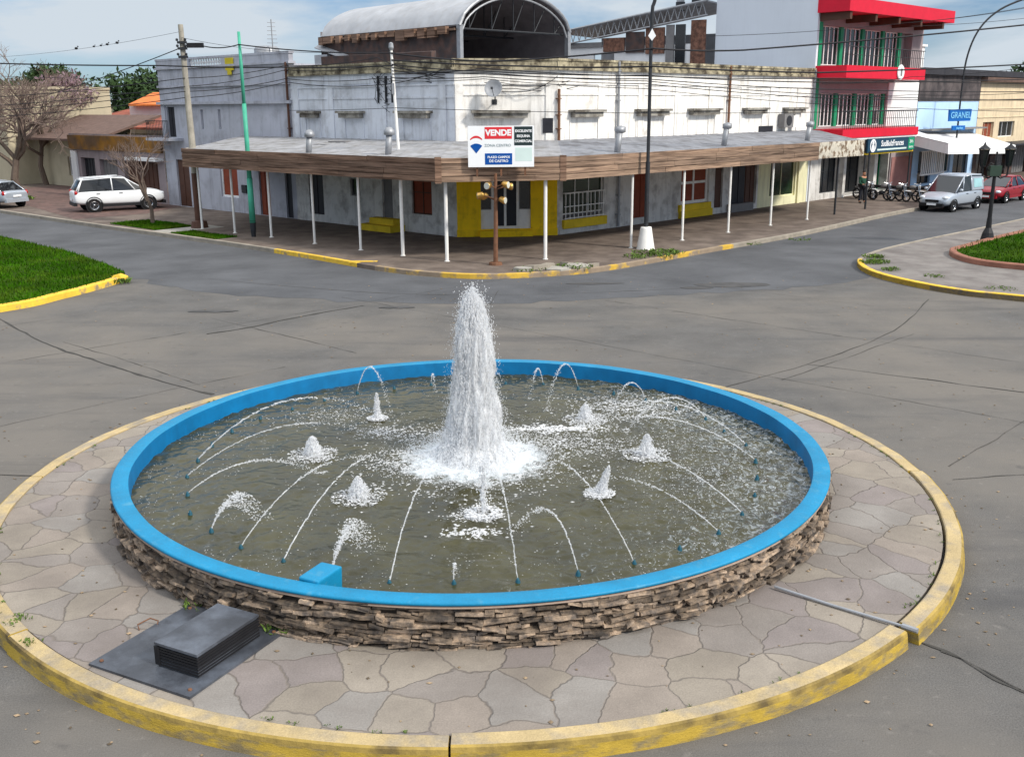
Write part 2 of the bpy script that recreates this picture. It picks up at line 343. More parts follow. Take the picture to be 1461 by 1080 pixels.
M['crack'] = mat('crack_fill', S(66, 64, 61), .95, .25, 4)
M['stain'] = mat('tar_stain', S(74, 73, 73), .9, .2, 2)
M['walk'] = mat('brown_sidewalk', S(116, 104, 95), .9, .12, .8, col2=S(94, 83, 76), mix=(.4, .62), scale2=1.2, fine=.1, bump=.25, bscale=30)
M['island_pave'] = mat('grey_island_paving', S(124, 119, 115), .9, .1, .8, col2=S(104, 98, 95), mix=(.42, .64), scale2=1.1, fine=.1, bump=.25, bscale=30)
M['kerb_plain'] = mat('grey_kerb', S(146, 138, 126), .9, .18, 2.5, bump=.3, bscale=20)
M['kerb_yellow'] = mat('yellow_kerb', S(222, 182, 64), .85, .12, 2.5, col2=S(150, 132, 104), mix=(.56, .66), scale2=2.6, streak=.3, fine=.08, bump=.25, bscale=25)
M['kerb_patchy'] = mat('patchy_yellow_kerb', S(204, 166, 66), .85, .12, 2.5, col2=S(140, 124, 106), mix=(.44, .52), scale2=1.1, bump=.3, bscale=20)
M['kerb_red'] = mat('red_kerb', S(140, 96, 80), .9, .15, 2.5)
M['ring_top'] = mat('faded_yellow_top', S(176, 156, 116), .85, .12, 2.0, col2=S(146, 135, 118), mix=(.45, .66), scale2=3, fine=.12, bump=.3, bscale=30)
M['ring_face'] = mat('yellow_face', S(174, 146, 58), .85, .16, 2.5, col2=S(128, 114, 84), mix=(.46, .62), scale2=3, fine=.1, bump=.35, bscale=25, stretch=(1, 1, 3))
M['ring_dirt'] = mat('dirty_edge', S(160, 136, 72), .9, .2, 3, col2=S(98, 84, 56), mix=(.45, .66), scale2=2.2, bump=.35, bscale=25)
M['grass'] = mat('lawn_ground', S(40, 64, 8), 1.0, .2, .6, spec=.05, col2=S(54, 76, 18), mix=(.45, .65), scale2=.5)
M['blade'] = mat('grass_blades', S(46, 86, 6), 1.0, .25, .5, spec=.05, col2=S(74, 92, 26), mix=(.46, .72), scale2=.7, island=.35)

def paving_material():
    m = mat('crazy_paving', S(133, 127, 121), .85, .12, 1.5, fine=.1, bump=.0, spec=.25)
    nt = m.node_tree; N = nt.nodes; L = nt.links; b = N['Principled BSDF']; src = b.inputs['Base Color'].links[0].from_socket
    tc = next(n for n in N if n.type == 'TEX_COORD')
    n = N.new('ShaderNodeTexNoise'); n.inputs['Scale'].default_value = 1.6; n.inputs['Detail'].default_value = 4; L.new(tc.outputs['Object'], n.inputs[0])
    a = N.new('ShaderNodeMix'); a.data_type = 'VECTOR'; a.inputs[0].default_value = .3; L.new(tc.outputs['Object'], a.inputs[4]); L.new(n.outputs['Color'], a.inputs[5])
    def vor(feat):
        v = N.new('ShaderNodeTexVoronoi'); v.voronoi_dimensions = '2D'; v.feature = feat; v.inputs['Scale'].default_value = 2.6; L.new(a.outputs[1], v.inputs[0]); return v
    ve = vor('DISTANCE_TO_EDGE'); vc = vor('F1')
    r = N.new('ShaderNodeValToRGB'); r.color_ramp.elements[0].position = .002; r.color_ramp.elements[1].position = .026; L.new(ve.outputs['Distance'], r.inputs[0])
    # joints filled with similar mortar in places
    n2 = N.new('ShaderNodeTexNoise'); n2.inputs['Scale'].default_value = .9; n2.inputs['Detail'].default_value = 4; L.new(tc.outputs['Object'], n2.inputs[0])
    r2 = N.new('ShaderNodeValToRGB'); r2.color_ramp.elements[0].position = .36; r2.color_ramp.elements[1].position = .56; L.new(n2.outputs[0], r2.inputs[0])
    jm = N.new('ShaderNodeMix'); jm.data_type = 'RGBA'; jm.inputs[6].default_value = S(99, 92, 86); jm.inputs[7].default_value = S(118, 110, 103); L.new(r2.outputs[0], jm.inputs[0])
    cc = N.new('ShaderNodeValToRGB'); cr = cc.color_ramp; cr.interpolation = 'CONSTANT'
    cr.elements[0].color = (.92, .9, .9, 1); cr.elements[1].position = .22; cr.elements[1].color = (1.04, .98, .93, 1)
    for p, c in ((.42, (.98, 1.0, 1.02, 1)), (.6, (1.1, 1.06, .98, 1)), (.8, (.9, .86, .9, 1)), (.9, (1.0, .96, .88, 1))):
        e = cr.elements.new(p); e.color = c
    sp = N.new('ShaderNodeSeparateColor'); L.new(vc.outputs['Color'], sp.inputs[0]); L.new(sp.outputs[0], cc.inputs[0])
    mu = N.new('ShaderNodeMix'); mu.data_type = 'RGBA'; mu.blend_type = 'MULTIPLY'; mu.inputs[0].default_value = 1; L.new(src, mu.inputs[6]); L.new(cc.outputs[0], mu.inputs[7])
    fin = N.new('ShaderNodeMix'); fin.data_type = 'RGBA'; L.new(r.outputs[0], fin.inputs[0]); L.new(jm.outputs[2], fin.inputs[6]); L.new(mu.outputs[2], fin.inputs[7])
    # worn dusty mottling over both
    n3 = N.new('ShaderNodeTexNoise'); n3.inputs['Scale'].default_value = .7; n3.inputs['Detail'].default_value = 8; n3.inputs['Roughness'].default_value = .65; L.new(tc.outputs['Object'], n3.inputs[0])
    r3 = N.new('ShaderNodeValToRGB'); r3.color_ramp.elements[0].position = .46; r3.color_ramp.elements[1].position = .7; r3.color_ramp.elements[1].color = (.6, .6, .6, 1); L.new(n3.outputs[0], r3.inputs[0])
    f2 = N.new('ShaderNodeMix'); f2.data_type = 'RGBA'; L.new(r3.outputs[0], f2.inputs[0]); L.new(fin.outputs[2], f2.inputs[6]); f2.inputs[7].default_value = S(107, 99, 93)
    L.new(f2.outputs[2], b.inputs['Base Color'])
    ad = N.new('ShaderNodeMath'); ad.operation = 'ADD'
    n4 = N.new('ShaderNodeTexNoise'); n4.inputs['Scale'].default_value = 30; n4.inputs['Detail'].default_value = 6; L.new(tc.outputs['Object'], n4.inputs[0])
    m4 = N.new('ShaderNodeMath'); m4.operation = 'MULTIPLY'; m4.inputs[1].default_value = .5; L.new(n4.outputs[0], m4.inputs[0])
    L.new(r.outputs[0], ad.inputs[0]); L.new(m4.outputs[0], ad.inputs[1])
    bp = N.new('ShaderNodeBump'); bp.inputs['Strength'].default_value = .6; bp.inputs['Distance'].default_value = .015; L.new(ad.outputs[0], bp.inputs['Height']); L.new(bp.outputs[0], b.inputs['Normal'])
    return m
M['paving'] = paving_material()
M['stone'] = mat('slate_chips', S(148, 131, 114), .85, .3, 14, col2=S(92, 85, 80), mix=(.4, .62), scale2=9, island=.6, bump=.5, bscale=45, fine=.12)
M['mortar'] = mat('dark_mortar', S(52, 45, 40), .95, .3, 9, bump=.5, bscale=30)
M['mortar_pale'] = mat('pale_mortar', S(158, 138, 124), .95, .15, 5, bump=.3, bscale=40)
M['rim'] = mat('sky_blue_paint', S(0, 122, 164), .55, .1, 2.5, col2=S(64, 134, 164), mix=(.58, .74), scale2=7, fine=.1, bump=.2, bscale=14, spec=.4)
M['rim_in'] = mat('blue_basin_paint', S(4, 104, 156), .5, .14, 2.5, streak=.25, streakcol=S(10, 60, 90))
M['teal'] = mat('teal_nozzle', S(14, 74, 92), .5, .1)

def water_material():
    m = bpy.data.materials.new('murky_water'); m.use_nodes = True; nt = m.node_tree; N = nt.nodes; L = nt.links; b = N['Principled BSDF']
    tc = N.new('ShaderNodeTexCoord')
    n = N.new('ShaderNodeTexNoise'); n.inputs['Scale'].default_value = 1.1; n.inputs['Detail'].default_value = 5; L.new(tc.outputs['Object'], n.inputs[0])
    r = N.new('ShaderNodeValToRGB'); r.color_ramp.elements[0].position = .3; r.color_ramp.elements[1].position = .7
    r.color_ramp.elements[0].color = S(43, 41, 18); r.color_ramp.elements[1].color = S(64, 61, 33); L.new(n.outputs[0], r.inputs[0])
    # aerated water near the plume
    ln = N.new('ShaderNodeVectorMath'); ln.operation = 'LENGTH'; L.new(tc.outputs['Object'], ln.inputs[0])
    mr = N.new('ShaderNodeMapRange'); mr.inputs[1].default_value = .45; mr.inputs[2].default_value = 1.75; mr.inputs[3].default_value = .34; mr.inputs[4].default_value = -.32; L.new(ln.outputs['Value'], mr.inputs[0])
    fn = N.new('ShaderNodeTexNoise'); fn.inputs['Scale'].default_value = 4.2; fn.inputs['Detail'].default_value = 9; fn.inputs['Roughness'].default_value = .75; fn.inputs['Distortion'].default_value = .6; L.new(tc.outputs['Object'], fn.inputs[0])
    ad = N.new('ShaderNodeMath'); ad.operation = 'ADD'; L.new(fn.outputs[0], ad.inputs[0]); L.new(mr.outputs[0], ad.inputs[1])
    fr = N.new('ShaderNodeValToRGB'); fr.color_ramp.elements[0].position = .5; fr.color_ramp.elements[1].position = .72; L.new(ad.outputs[0], fr.inputs[0])
    mx = N.new('ShaderNodeMix'); mx.data_type = 'RGBA'; L.new(fr.outputs[0], mx.inputs[0]); L.new(r.outputs[0], mx.inputs[6]); mx.inputs[7].default_value = S(214, 222, 228)
    # fine froth web on the agitated right side and along the rim
    sx = N.new('ShaderNodeSeparateXYZ'); L.new(tc.outputs['Object'], sx.inputs[0])
    m1 = N.new('ShaderNodeMapRange'); m1.inputs[1].default_value = .6; m1.inputs[2].default_value = 3.6; m1.inputs[3].default_value = 0; m1.inputs[4].default_value = .105; L.new(sx.outputs[0], m1.inputs[0])
    m2 = N.new('ShaderNodeMapRange'); m2.inputs[1].default_value = 2.9; m2.inputs[2].default_value = 4.5; m2.inputs[3].default_value = 0; m2.inputs[4].default_value = .05; L.new(ln.outputs['Value'], m2.inputs[0])
    fn2 = N.new('ShaderNodeTexNoise'); fn2.inputs['Scale'].default_value = 10; fn2.inputs['Detail'].default_value = 8; fn2.inputs['Roughness'].default_value = .72; fn2.inputs['Distortion'].default_value = 1.2; L.new(tc.outputs['Object'], fn2.inputs[0])
    a1 = N.new('ShaderNodeMath'); L.new(m1.outputs[0], a1.inputs[0]); L.new(m2.outputs[0], a1.inputs[1]); a2 = N.new('ShaderNodeMath'); L.new(a1.outputs[0], a2.inputs[0]); L.new(fn2.outputs[0], a2.inputs[1])
    fr2 = N.new('ShaderNodeValToRGB'); fr2.color_ramp.elements[0].position = .64; fr2.color_ramp.elements[1].position = .82; fr2.color_ramp.elements[1].color = (.6, .6, .6, 1); L.new(a2.outputs[0], fr2.inputs[0])
    mx2 = N.new('ShaderNodeMix'); mx2.data_type = 'RGBA'; L.new(fr2.outputs[0], mx2.inputs[0]); L.new(mx.outputs[2], mx2.inputs[6]); mx2.inputs[7].default_value = S(190, 200, 208)
    L.new(mx2.outputs[2], b.inputs['Base Color'])
    mr2 = N.new('ShaderNodeMapRange'); mr2.inputs[3].default_value = .04; mr2.inputs[4].default_value = .6; L.new(fr.outputs[0], mr2.inputs[0]); L.new(mr2.outputs[0], b.inputs['Roughness'])
    b.inputs['IOR'].default_value = 1.36; b.inputs['Specular IOR Level'].default_value = .6
    bn = N.new('ShaderNodeTexNoise'); bn.inputs['Scale'].default_value = 24; bn.inputs['Detail'].default_value = 5; bn.inputs['Roughness'].default_value = .6; L.new(tc.outputs['Object'], bn.inputs[0])
    bp = N.new('ShaderNodeBump'); bp.inputs['Strength'].default_value = .16; bp.inputs['Distance'].default_value = .03; L.new(bn.outputs[0], bp.inputs['Height']); L.new(bp.outputs[0], b.inputs['Normal'])
    return m
M['water'] = water_material()
def foam_mat(name, alpha=1.0, noise_alpha=False, sc_=11, lo=.05, p0=.38, p1=.62, zs=.35):
    m = bpy.data.materials.new(name); m.use_nodes = True; nt = m.node_tree; N = nt.nodes; L = nt.links; N.remove(N['Principled BSDF']); out = N['Material Output']
    d = N.new('ShaderNodeBsdfDiffuse'); t = N.new('ShaderNodeBsdfTranslucent'); g = N.new('ShaderNodeBsdfGlossy'); g.inputs['Roughness'].default_value = .2
    for q in (d, t): q.inputs['Color'].default_value = (.97, .98, 1, 1)
    a = N.new('ShaderNodeMixShader'); a.inputs[0].default_value = .45; L.new(d.outputs[0], a.inputs[1]); L.new(t.outputs[0], a.inputs[2])
    fr = N.new('ShaderNodeFresnel'); fr.inputs[0].default_value = 1.33; b = N.new('ShaderNodeMixShader'); L.new(fr.outputs[0], b.inputs[0]); L.new(a.outputs[0], b.inputs[1]); L.new(g.outputs[0], b.inputs[2])
    tr = N.new('ShaderNodeBsdfTransparent'); c = N.new('ShaderNodeMixShader'); c.inputs[0].default_value = alpha; L.new(tr.outputs[0], c.inputs[1]); L.new(b.outputs[0], c.inputs[2]); L.new(c.outputs[0], out.inputs[0])
    if noise_alpha:
        tc = N.new('ShaderNodeTexCoord'); mp = N.new('ShaderNodeMapping'); mp.inputs['Scale'].default_value = (1, 1, zs); L.new(tc.outputs['Object'], mp.inputs[0])
        n = N.new('ShaderNodeTexNoise'); n.inputs['Scale'].default_value = sc_; n.inputs['Detail'].default_value = 9; n.inputs['Roughness'].default_value = .75; L.new(mp.outputs[0], n.inputs[0])
        r = N.new('ShaderNodeValToRGB'); r.color_ramp.elements[0].position = p0; r.color_ramp.elements[1].position = p1; r.color_ramp.elements[0].color = (lo, lo, lo, 1); r.color_ramp.elements[1].color = (alpha,)*3+(1,)
        L.new(n.outputs[0], r.inputs[0]); L.new(r.outputs[0], c.inputs[0])
    return m
M['foam'] = foam_mat('white_foam', .8)
M['drops'] = foam_mat('spray_drops', .5)
M['film'] = foam_mat('spray_film', .55)
M['core'] = foam_mat('plume_water', 1.0, True, 9, .7, .25, .5)
M['veil'] = foam_mat('plume_veil', .95, True, 15, 0.08, .38, .6, .28)
M['bubble'] = foam_mat('bubbling_water', .95, True, 30, .0, .36, .58, .6)
M['arc'] = foam_mat('arc_water', .46)

# ------------------------------------------------------------------ ground, road, kerbs, lawns
struct('ground', MB().quad((-1500, -300, -.03), (1500, -300, -.03), (1500, 2500, -.03), (-1500, 2500, -.03)), M['soil'])
struct('road', MB().quad((-90, -30, 0), (90, -30, 0), (90, 110, 0), (-90, 110, 0)), M['road'], origin=(0, 0, 0))

KERB = [(-60, 84.5), (-40, 66.4), (-27.8, 55.4), (-20.2, 48.6), (-14.9, 44.1), (-11.4, 41.1), (-7.87, 37.8), (-5.69, 35.6), (-4.7, 34.6), (-3, 33.35), (-.9, 32.65), (1.64, 33.2), (3.63, 34.5), (7.84, 38.7), (12.73, 43.6), (20.96, 53.0), (31.25, 62.5), (60, 90)]
KS = [tuple(p) for p in smooth_path([Vector((a, b, 0)) for a, b in KERB], 5)]
KS = [(p[0], p[1]) for p in KS]
def jit(pts, a): return [(x+random.uniform(-a, a), y+random.uniform(-a, a)) for x, y in pts]
asp = [(x*1.0+.02, y-.12) for x, y in KS]
edge = [tuple(p)[:2] for p in smooth_path([Vector((x, y, 0)) for x, y in [(64, 84), (40, 61), (24, 45.4), (14.5, 36.6), (10.5, 31.5), (6.5, 30), (1, 28.6), (-4.5, 28.8), (-9, 30.6), (-12.6, 33.2), (-17, 38.1), (-24, 44.5), (-40, 60), (-64, 82)]], 8)]
def sheet(name, pts, z, m, origin=(0, 0, 0)):
    b = MB(); b.add([(p[0], p[1], z) for p in pts], [tuple(range(len(pts)))]); o = struct(name, b, m, origin=origin)
    if o.data.polygons[0].normal.z < 0: o.data.flip_normals()
    return o
sheet('street_asphalt', asp+jit(edge, .25), .004, M['asphalt'])

rj = random.Random(17)
def crack(mb, pts, w):
    P = smooth_path([Vector((a, b, 0)) for a, b in pts], 9); n = len(P); vs = []
    for i, p in enumerate(P):
        t = P[min(i+1, n-1)]-P[max(i-1, 0)]; nn = Vector((-t.y, t.x, 0)).normalized(); off = noise.noise(Vector((p.x*1.7, p.y*1.7, 3)))*.06
        ww = .55*w*(.2+.8*abs(noise.noise(Vector((p.x*2.1, p.y*2.1, 9)))*1.6)); vs += [tuple(p+nn*(off+ww)+Vector((0, 0, .0085))), tuple(p+nn*(off-ww)+Vector((0, 0, .0085)))]
    mb.add(vs, [(2*i, 2*i+1, 2*i+3, 2*i+2) for i in range(n-1)])
cm = MB()
for pts, w in (([(-13.8, 26.7), (-11.4, 23.9), (-9.5, 22.1), (-7.2, 20.1), (-5.9, 19.1)], .09), ([(-7.6, 24.6), (-6.8, 25.3), (-5.7, 26.7), (-4.2, 28.2)], .12),
               ([(4.2, 9.55), (4.45, 9.29), (4.6, 8.95), (4.9, 8.58), (6, 7.6)], .055), ([(4.4, 9.3), (4.9, 8.6)], .03), ([(6.4, 21.2), (9.97, 18.9), (14, 16.2)], .05), ([(-18, 31), (-13.8, 26.7)], .06),
               ([(3.2, 18.6), (6.4, 21.2), (9.5, 24.5), (12, 28.6)], .045), ([(6.6, 14.2), (9.5, 14.6), (13, 14.4)], .03), ([(-7.4, 14.6), (-11, 15.2), (-15, 14.9)], .035), ([(-.5, 20.8), (-.8, 25), (-.4, 30.5)], .035), ([(-10, 33), (-4, 30.2), (1, 29.8), (6, 30.8)], .04)):
    crack(cm, pts, w)
struct('road_cracks', cm, M['crack'], origin=(0, 0, 0))
jm_ = MB()      # faint slab joints of the concrete plaza and patched trenches
for k in range(-5, 6):
    o_ = Vector((-.5, 20, 0)); dR_ = Vector((.713, .701, 0)); dL_ = Vector((-.743, .669, 0))
    for d_, q_ in ((dR_, dL_), (dL_, dR_)):
        p_ = o_+q_*(k*4.3+rj.uniform(-.3, .3)); pts = [p_+d_*t for t in range(-26, 13, 3)]; pts = [(p.x+rj.uniform(-.05, .05), p.y+rj.uniform(-.05, .05)) for p in pts if (p.x+.555)**2+(p.y-14.1)**2 > 50 and p.y > 4]
        seg = []
        for p in pts:
            if seg and (p[0]-seg[-1][0])**2+(p[1]-seg[-1][1])**2 > 14: seg = [p]; continue
            seg.append(p)
            if len(seg) == 3:
                if rj.random() < .7: crack(jm_, seg, .022)
                seg = [p]
struct('slab_joints', jm_, mat('joint_fill', S(70, 67, 64), .95, .2, 4), origin=(0, 0, 0))
gb_ = MB()      # grit, leaves and bits of litter
for _ in range(1500):
    if rj.random() < .45: a_ = rj.uniform(0, 2*PI); q_ = rj.choice((rj.uniform(5.1, 6.35), rj.uniform(6.7, 7.3), rj.uniform(6.7, 12))); x, y = -.555+q_*math.cos(a_), 14.1+q_*math.sin(a_); z = .167 if q_ < 6.4 else .003
    else: x, y, z = rj.uniform(-14, 14), rj.uniform(7, 33), .009
    if z < .1 and (x+.555)**2+(y-14.1)**2 < 45: continue
    s_ = rj.uniform(.006, .02); gb_.ball((x, y, z+s_*.3), s_, OCT_V, OCT_F, (rj.uniform(.7, 2), rj.uniform(.7, 1.6), .5))
struct('grit', gb_, mat('grit_bits', S(128, 112, 92), .95, .2, 4, island=.6), kind='stuff', origin=(0, 0, 0))
st = MB()
for cx_, cy_, rx, ry in ((6.9, 31.2, 1.15, .42), (5.7, 30.7, .5, .22), (-3.2, 27.9, .5, .16), (2.6, 31.6, .8, .18), (-8.3, 27.5, .7, .15)):
    st.add([(cx_+rx*math.cos(a*PI/16)*(1+.3*noise.noise(Vector((math.cos(a*PI/16)*2, math.sin(a*PI/16)*2, cx_)))), cy_+ry*math.sin(a*PI/16)*(1+.3*noise.noise(Vector((math.cos(a*PI/16)*3, cy_, 1)))), .0125) for a in range(32)], [tuple(range(32))])
struct('tar_stains', st, M['stain'])

# city block of the corner building
blk = KS+[(75, 140), (-75, 140)]
inset = MB(); inset.prism(list(reversed(blk)), -.1, .15); struct('sidewalk', inset, M['walk'], origin=(0, 0, 0))
kp = [(-.005, -.05), (-.005, .148), (.03, .158), (.17, .158), (.18, .1), (.18, -.05)]
i0 = next(i for i, p in enumerate(KS) if p[0] > -9.4); i1 = next(i for i, p in enumerate(KS) if p[0] > -5.6); i2 = next(i for i, p in enumerate(KS) if p[0] > 1.2); i3 = next(i for i, p in enumerate(KS) if p[0] > 8.2)
i1b = next(i for i, p in enumerate(KS) if p[0] > -4.85)
kg = MB(); kg.sweep(KS[:i0+1], kp); kg.sweep(KS[i3:], kp); struct('kerb', kg, M['kerb_plain'])
ky = MB(); ky.sweep(KS[i0:i1+1], kp); ky.box(-5.75, -4.75, 35.55, 35.75, .12, .17); struct('yellow_kerb', ky, M['kerb_yellow'])
kq = MB(); kq.sweep(KS[i1b:i3+1], kp); struct('patchy_kerb', kq, M['kerb_patchy'])
sheet('driveway', [(-36, 69), (-30, 76), (-17.6, 61.5), (-19, 53), (-21.6, 50.4)], .156, M['redpave'])
# strips of grass with concrete crossings along the left kerb
def strip(a, b, w0, w1):   # a,b: distance along left kerb line from the tip, w: inset from kerb
    o = Vector((-5.69, 35.6)); d = Vector((-.744, .668)); n = Vector((.668, .744)); return [tuple(o+d*a+n*w0), tuple(o+d*b+n*w0), tuple(o+d*b+n*w1), tuple(o+d*a+n*w1)]
G1 = strip(14.3, 18.4, .5, 2.5); G2 = strip(9.3, 12.8, .4, 1.5)
sheet('verge', G1, .158, M['grass']); sheet('verge', G2, .158, M['grass'])
sheet('concrete_path', strip(12.9, 14.2, .2, 3.2), .156, M['concrete'])

# roadside lawn, near left
LK = [tuple(p)[:2] for p in smooth_path([Vector((a, b, 0)) for a, b in [(-24, 20.5), (-18, 24), (-14.3, 27.7), (-13.45, 29.6), (-12.95, 31.4), (-12.8, 32.3)]], 6)]
LE = [(-12.95, 33.6), (-14.4, 35.6), (-16.9, 38.6), (-22.1, 43.8), (-34, 54), (-60, 78), (-62, 30)]
lw = MB(); lw.prism(LK+LE, -.05, .16); struct('lawn', lw, M['grass'], origin=(0, 0, 0))
kb = MB(); kb.sweep(LK, [(.12, -.05), (.12, .17), (.09, .19), (-.1, .19), (-.13, .16), (-.15, -.05)]); struct('lawn_kerb', kb, M['kerb_yellow'])
kr = MB(); kr.ball((-12.72, 32.55, .1), .26, st=(1.2, .8, .75)); kr.build('kerb_stone', M['kerb_yellow']); tag(bpy.data.objects['kerb_stone'], 'loose yellow kerb stone at the tip of the left lawn', 'kerb stone')

# island at the right with a raised round lawn
IK = [tuple(p)[:2] for p in smooth_path([Vector((a, b, 0)) for a, b in [(30, 18.5), (19, 24.5), (14.5, 28.15), (13.3, 29.1), (12.35, 30.7), (11.8, 32.7), (12.0, 34.8), (12.95, 36.7), (15.2, 39.3), (20.4, 44.3), (31, 54.5), (60, 82)]], 6)]
isl = MB(); isl.prism(IK[::-1], -.05, .145); struct('traffic_island', isl, M['island_pave'], origin=(0, 0, 0))
j1 = next(i for i, p in enumerate(IK) if p[1] > 35.2); kpr = [(.0, -.05), (.0, .16), (-.03, .175), (-.16, .175), (-.17, -.05)]
b = MB(); b.sweep(IK[:j1+1], kpr); struct('island_yellow_kerb', b, M['kerb_yellow']); b = MB(); b.sweep(IK[j1:], kpr); struct('island_grey_kerb', b, M['kerb_plain'])
RL = [tuple(p)[:2] for p in smooth_path([Vector((a, b, 0)) for a, b in [(26, 27), (20, 30.6), (16.9, 32.9), (15.95, 34), (15.75, 35.3), (16.1, 36.7), (16.95, 37.7), (21.3, 42.1), (32, 52)]], 6)]
b = MB(); b.sweep(RL, [(.12, .1), (.12, .3), (.08, .33), (-.1, .33), (-.14, .28), (-.14, .1)]); struct('lawn_border', b, M['kerb_red'])
b = MB(); b.prism(list(reversed(RL)), .1, .27); struct('round_lawn', b, M['grass'], origin=(0, 0, 0))

def inpoly(x, y, P):
    c = False; n = len(P)
    for i in range(n):
        x0, y0 = P[i]; x1, y1 = P[i-1]
        if (y0 > y) != (y1 > y) and x < (x1-x0)*(y-y0)/(y1-y0)+x0: c = not c
    return c
def blades(mb, P, z, n, h, bb):
    k = 0
    while k < n:
        x = random.uniform(bb[0], bb[1]); y = random.uniform(bb[2], bb[3])
        if not inpoly(x, y, P): continue
        k += 1; a = random.uniform(0, PI); hh = h*random.uniform(.5, 1.3)*(1+.5*noise.noise(Vector((x*.6, y*.6, 0)))); w = .022
        dx, dy = math.cos(a)*w, math.sin(a)*w; tx, ty = random.uniform(-.05, .05), random.uniform(-.05, .05)
        mb.add([(x-dx, y-dy, z), (x+dx, y+dy, z), (x+tx, y+ty, z+hh)], [(0, 1, 2)])
g = MB(); blades(g, LK+LE, .16, 34000, .1, (-27, -12.4, 24, 50)); struct('grass', g, M['blade'], kind='stuff', origin=(0, 0, 0))
g = MB(); blades(g, RL, .27, 14000, .1, (15, 28, 27, 47)); struct('grass', g, M['blade'], kind='stuff', origin=(0, 0, 0))
g = MB(); blades(g, G1, .158, 5000, .09, (-22, -13, 44, 51)); blades(g, G2, .158, 2500, .07, (-17, -11, 41, 47)); struct('grass', g, M['blade'], kind='stuff', origin=(0, 0, 0))

def weeds(mb, x, y, z, n, r, h):
    for _ in range(n):
        a = random.uniform(0, 2*PI); q = r*random.random()**.7; px, py = x+q*math.cos(a), y+q*math.sin(a); s_ = h*random.uniform(.4, 1)
        for _ in range(3):
            b = random.uniform(0, 2*PI); t = random.uniform(.3, .9); dx, dy = math.cos(b)*s_*t, math.sin(b)*s_*t
            mb.add([(px, py, z), (px+dx*.5-dy*.25, py+dy*.5+dx*.25, z+s_*.6), (px+dx, py+dy, z+s_*.8), (px+dx*.5+dy*.25, py+dy*.5-dx*.25, z+s_*.6)], [(0, 1, 2, 3)])
wm = MB()
for x, y, z, n, r, h in ((-.555-5.5, 14.1-3.55, .165, 26, .16, .09), (-5.75, 10.0, .165, 30, .2, .07), (-5.3, 9.75, .165, 30, .16, .06), (-4.95, 9.3, .165, 18, .12, .06), (-2.45, 9.5, .165, 26, .16, .1), (-3.5, 10.05, .165, 18, .15, .1), (-1.9, 9.4, .165, 14, .12, .06),
                         (2.1, 34.0, .15, 70, .7, .16), (.6, 33.4, .15, 50, .6, .14), (5.4, 37.0, .15, 120, .9, .22), (4.5, 36.2, .15, 50, .5, .16), (12.5, 34.6, .145, 120, .5, .16), (12.9, 35.9, .145, 90, .45, .14), (12.5, 33, .145, 60, .35, .12), (13.4, 31.6, .145, 40, .4, .1), (14.4, 29.4, .145, 60, .5, .08), (11.6, 40.7, .15, 40, .5, .12), (9.6, 39.4, .15, 30, .4, .1), (-12.6, 32.3, .02, 60, .4, .2), (-30, 61.5, .15, 140, 1.2, .35)):
    weeds(wm, x, y, z, n, r, h)
for k in range(170):    # tufts in the joint between paving and ring kerb
    a = random.uniform(0, 2*PI); r_ = 6.4+random.uniform(-.03, .02)
    if noise.noise(Vector((math.cos(a)*3, math.sin(a)*3, 5))) > .05: weeds(wm, -.555+r_*math.cos(a), 14.1+r_*math.sin(a), .165, 3, .03, .04)
struct('weeds', wm, M['weed'], kind='stuff', origin=(0, 0, 0))

# ------------------------------------------------------------------ roundabout
CX, CY = -.555, 14.1
b = MB(Matrix.Translation((CX, CY, 0))); b.lathe([(4.85, .05), (4.85, .165), (6.42, .165), (6.42, .05)], 120); struct('paving', b, M['paving'], origin=(CX, CY, 0))
b = MB(Matrix.Translation((CX, CY, 0)))
gapw = {-45: 1.0, -90: .16, -135: .2, 180: .15, 0: .1, 45: .1, 90: .1, 135: .1}
angs = [-180, -135, -90, -45, 0, 45, 90, 135, 180]
for q in range(8):
    a0 = angs[q]+gapw.get(angs[q], .15)*.6; a1 = angs[q+1]-gapw.get(angs[q+1], .15)*.6
    dr = (.0, .015, -.02, .03, 0, .01, -.01, .0)[q]
    prof = [(6.425, .0), (6.425, .182), (6.44, .19), (6.60, .187), (6.625, .175), (6.635, .13), (6.655, .0)]
    n = 40; m_ = len(prof); vs = []
    for i in range(n+1):
        a = R(a0+(a1-a0)*i/n); wob = .008*noise.noise(Vector((math.cos(a)*14, math.sin(a)*14, q)))
        vs += [((p[0]+dr+wob)*math.cos(a), (p[0]+dr+wob)*math.sin(a), p[1]+(wob if p[1] > .1 else 0)) for p in prof]
    for j in range(m_-1):
        b.cur = 0 if j < 3 else (2 if j in (3, 4) else 1)
        b.add(vs[:0], []); base = len(b.v)
        if j == 0: b.v += [tuple(b.M @ Vector(p)) for p in vs]; b0 = base
        F = [(b0+i*m_+j, b0+(i+1)*m_+j, b0+(i+1)*m_+j+1, b0+i*m_+j+1) for i in range(n)]; b.f += F; b.mi += [b.cur]*len(F)
    b.cur = 1; b.f += [tuple(b0+k for k in range(m_)), tuple(b0+n*m_+k for k in range(m_))[::-1]]; b.mi += [1, 1]
struct('roundabout_kerb', b, [M['ring_top'], M['ring_face'], M['ring_dirt']], origin=(CX, CY, 0))

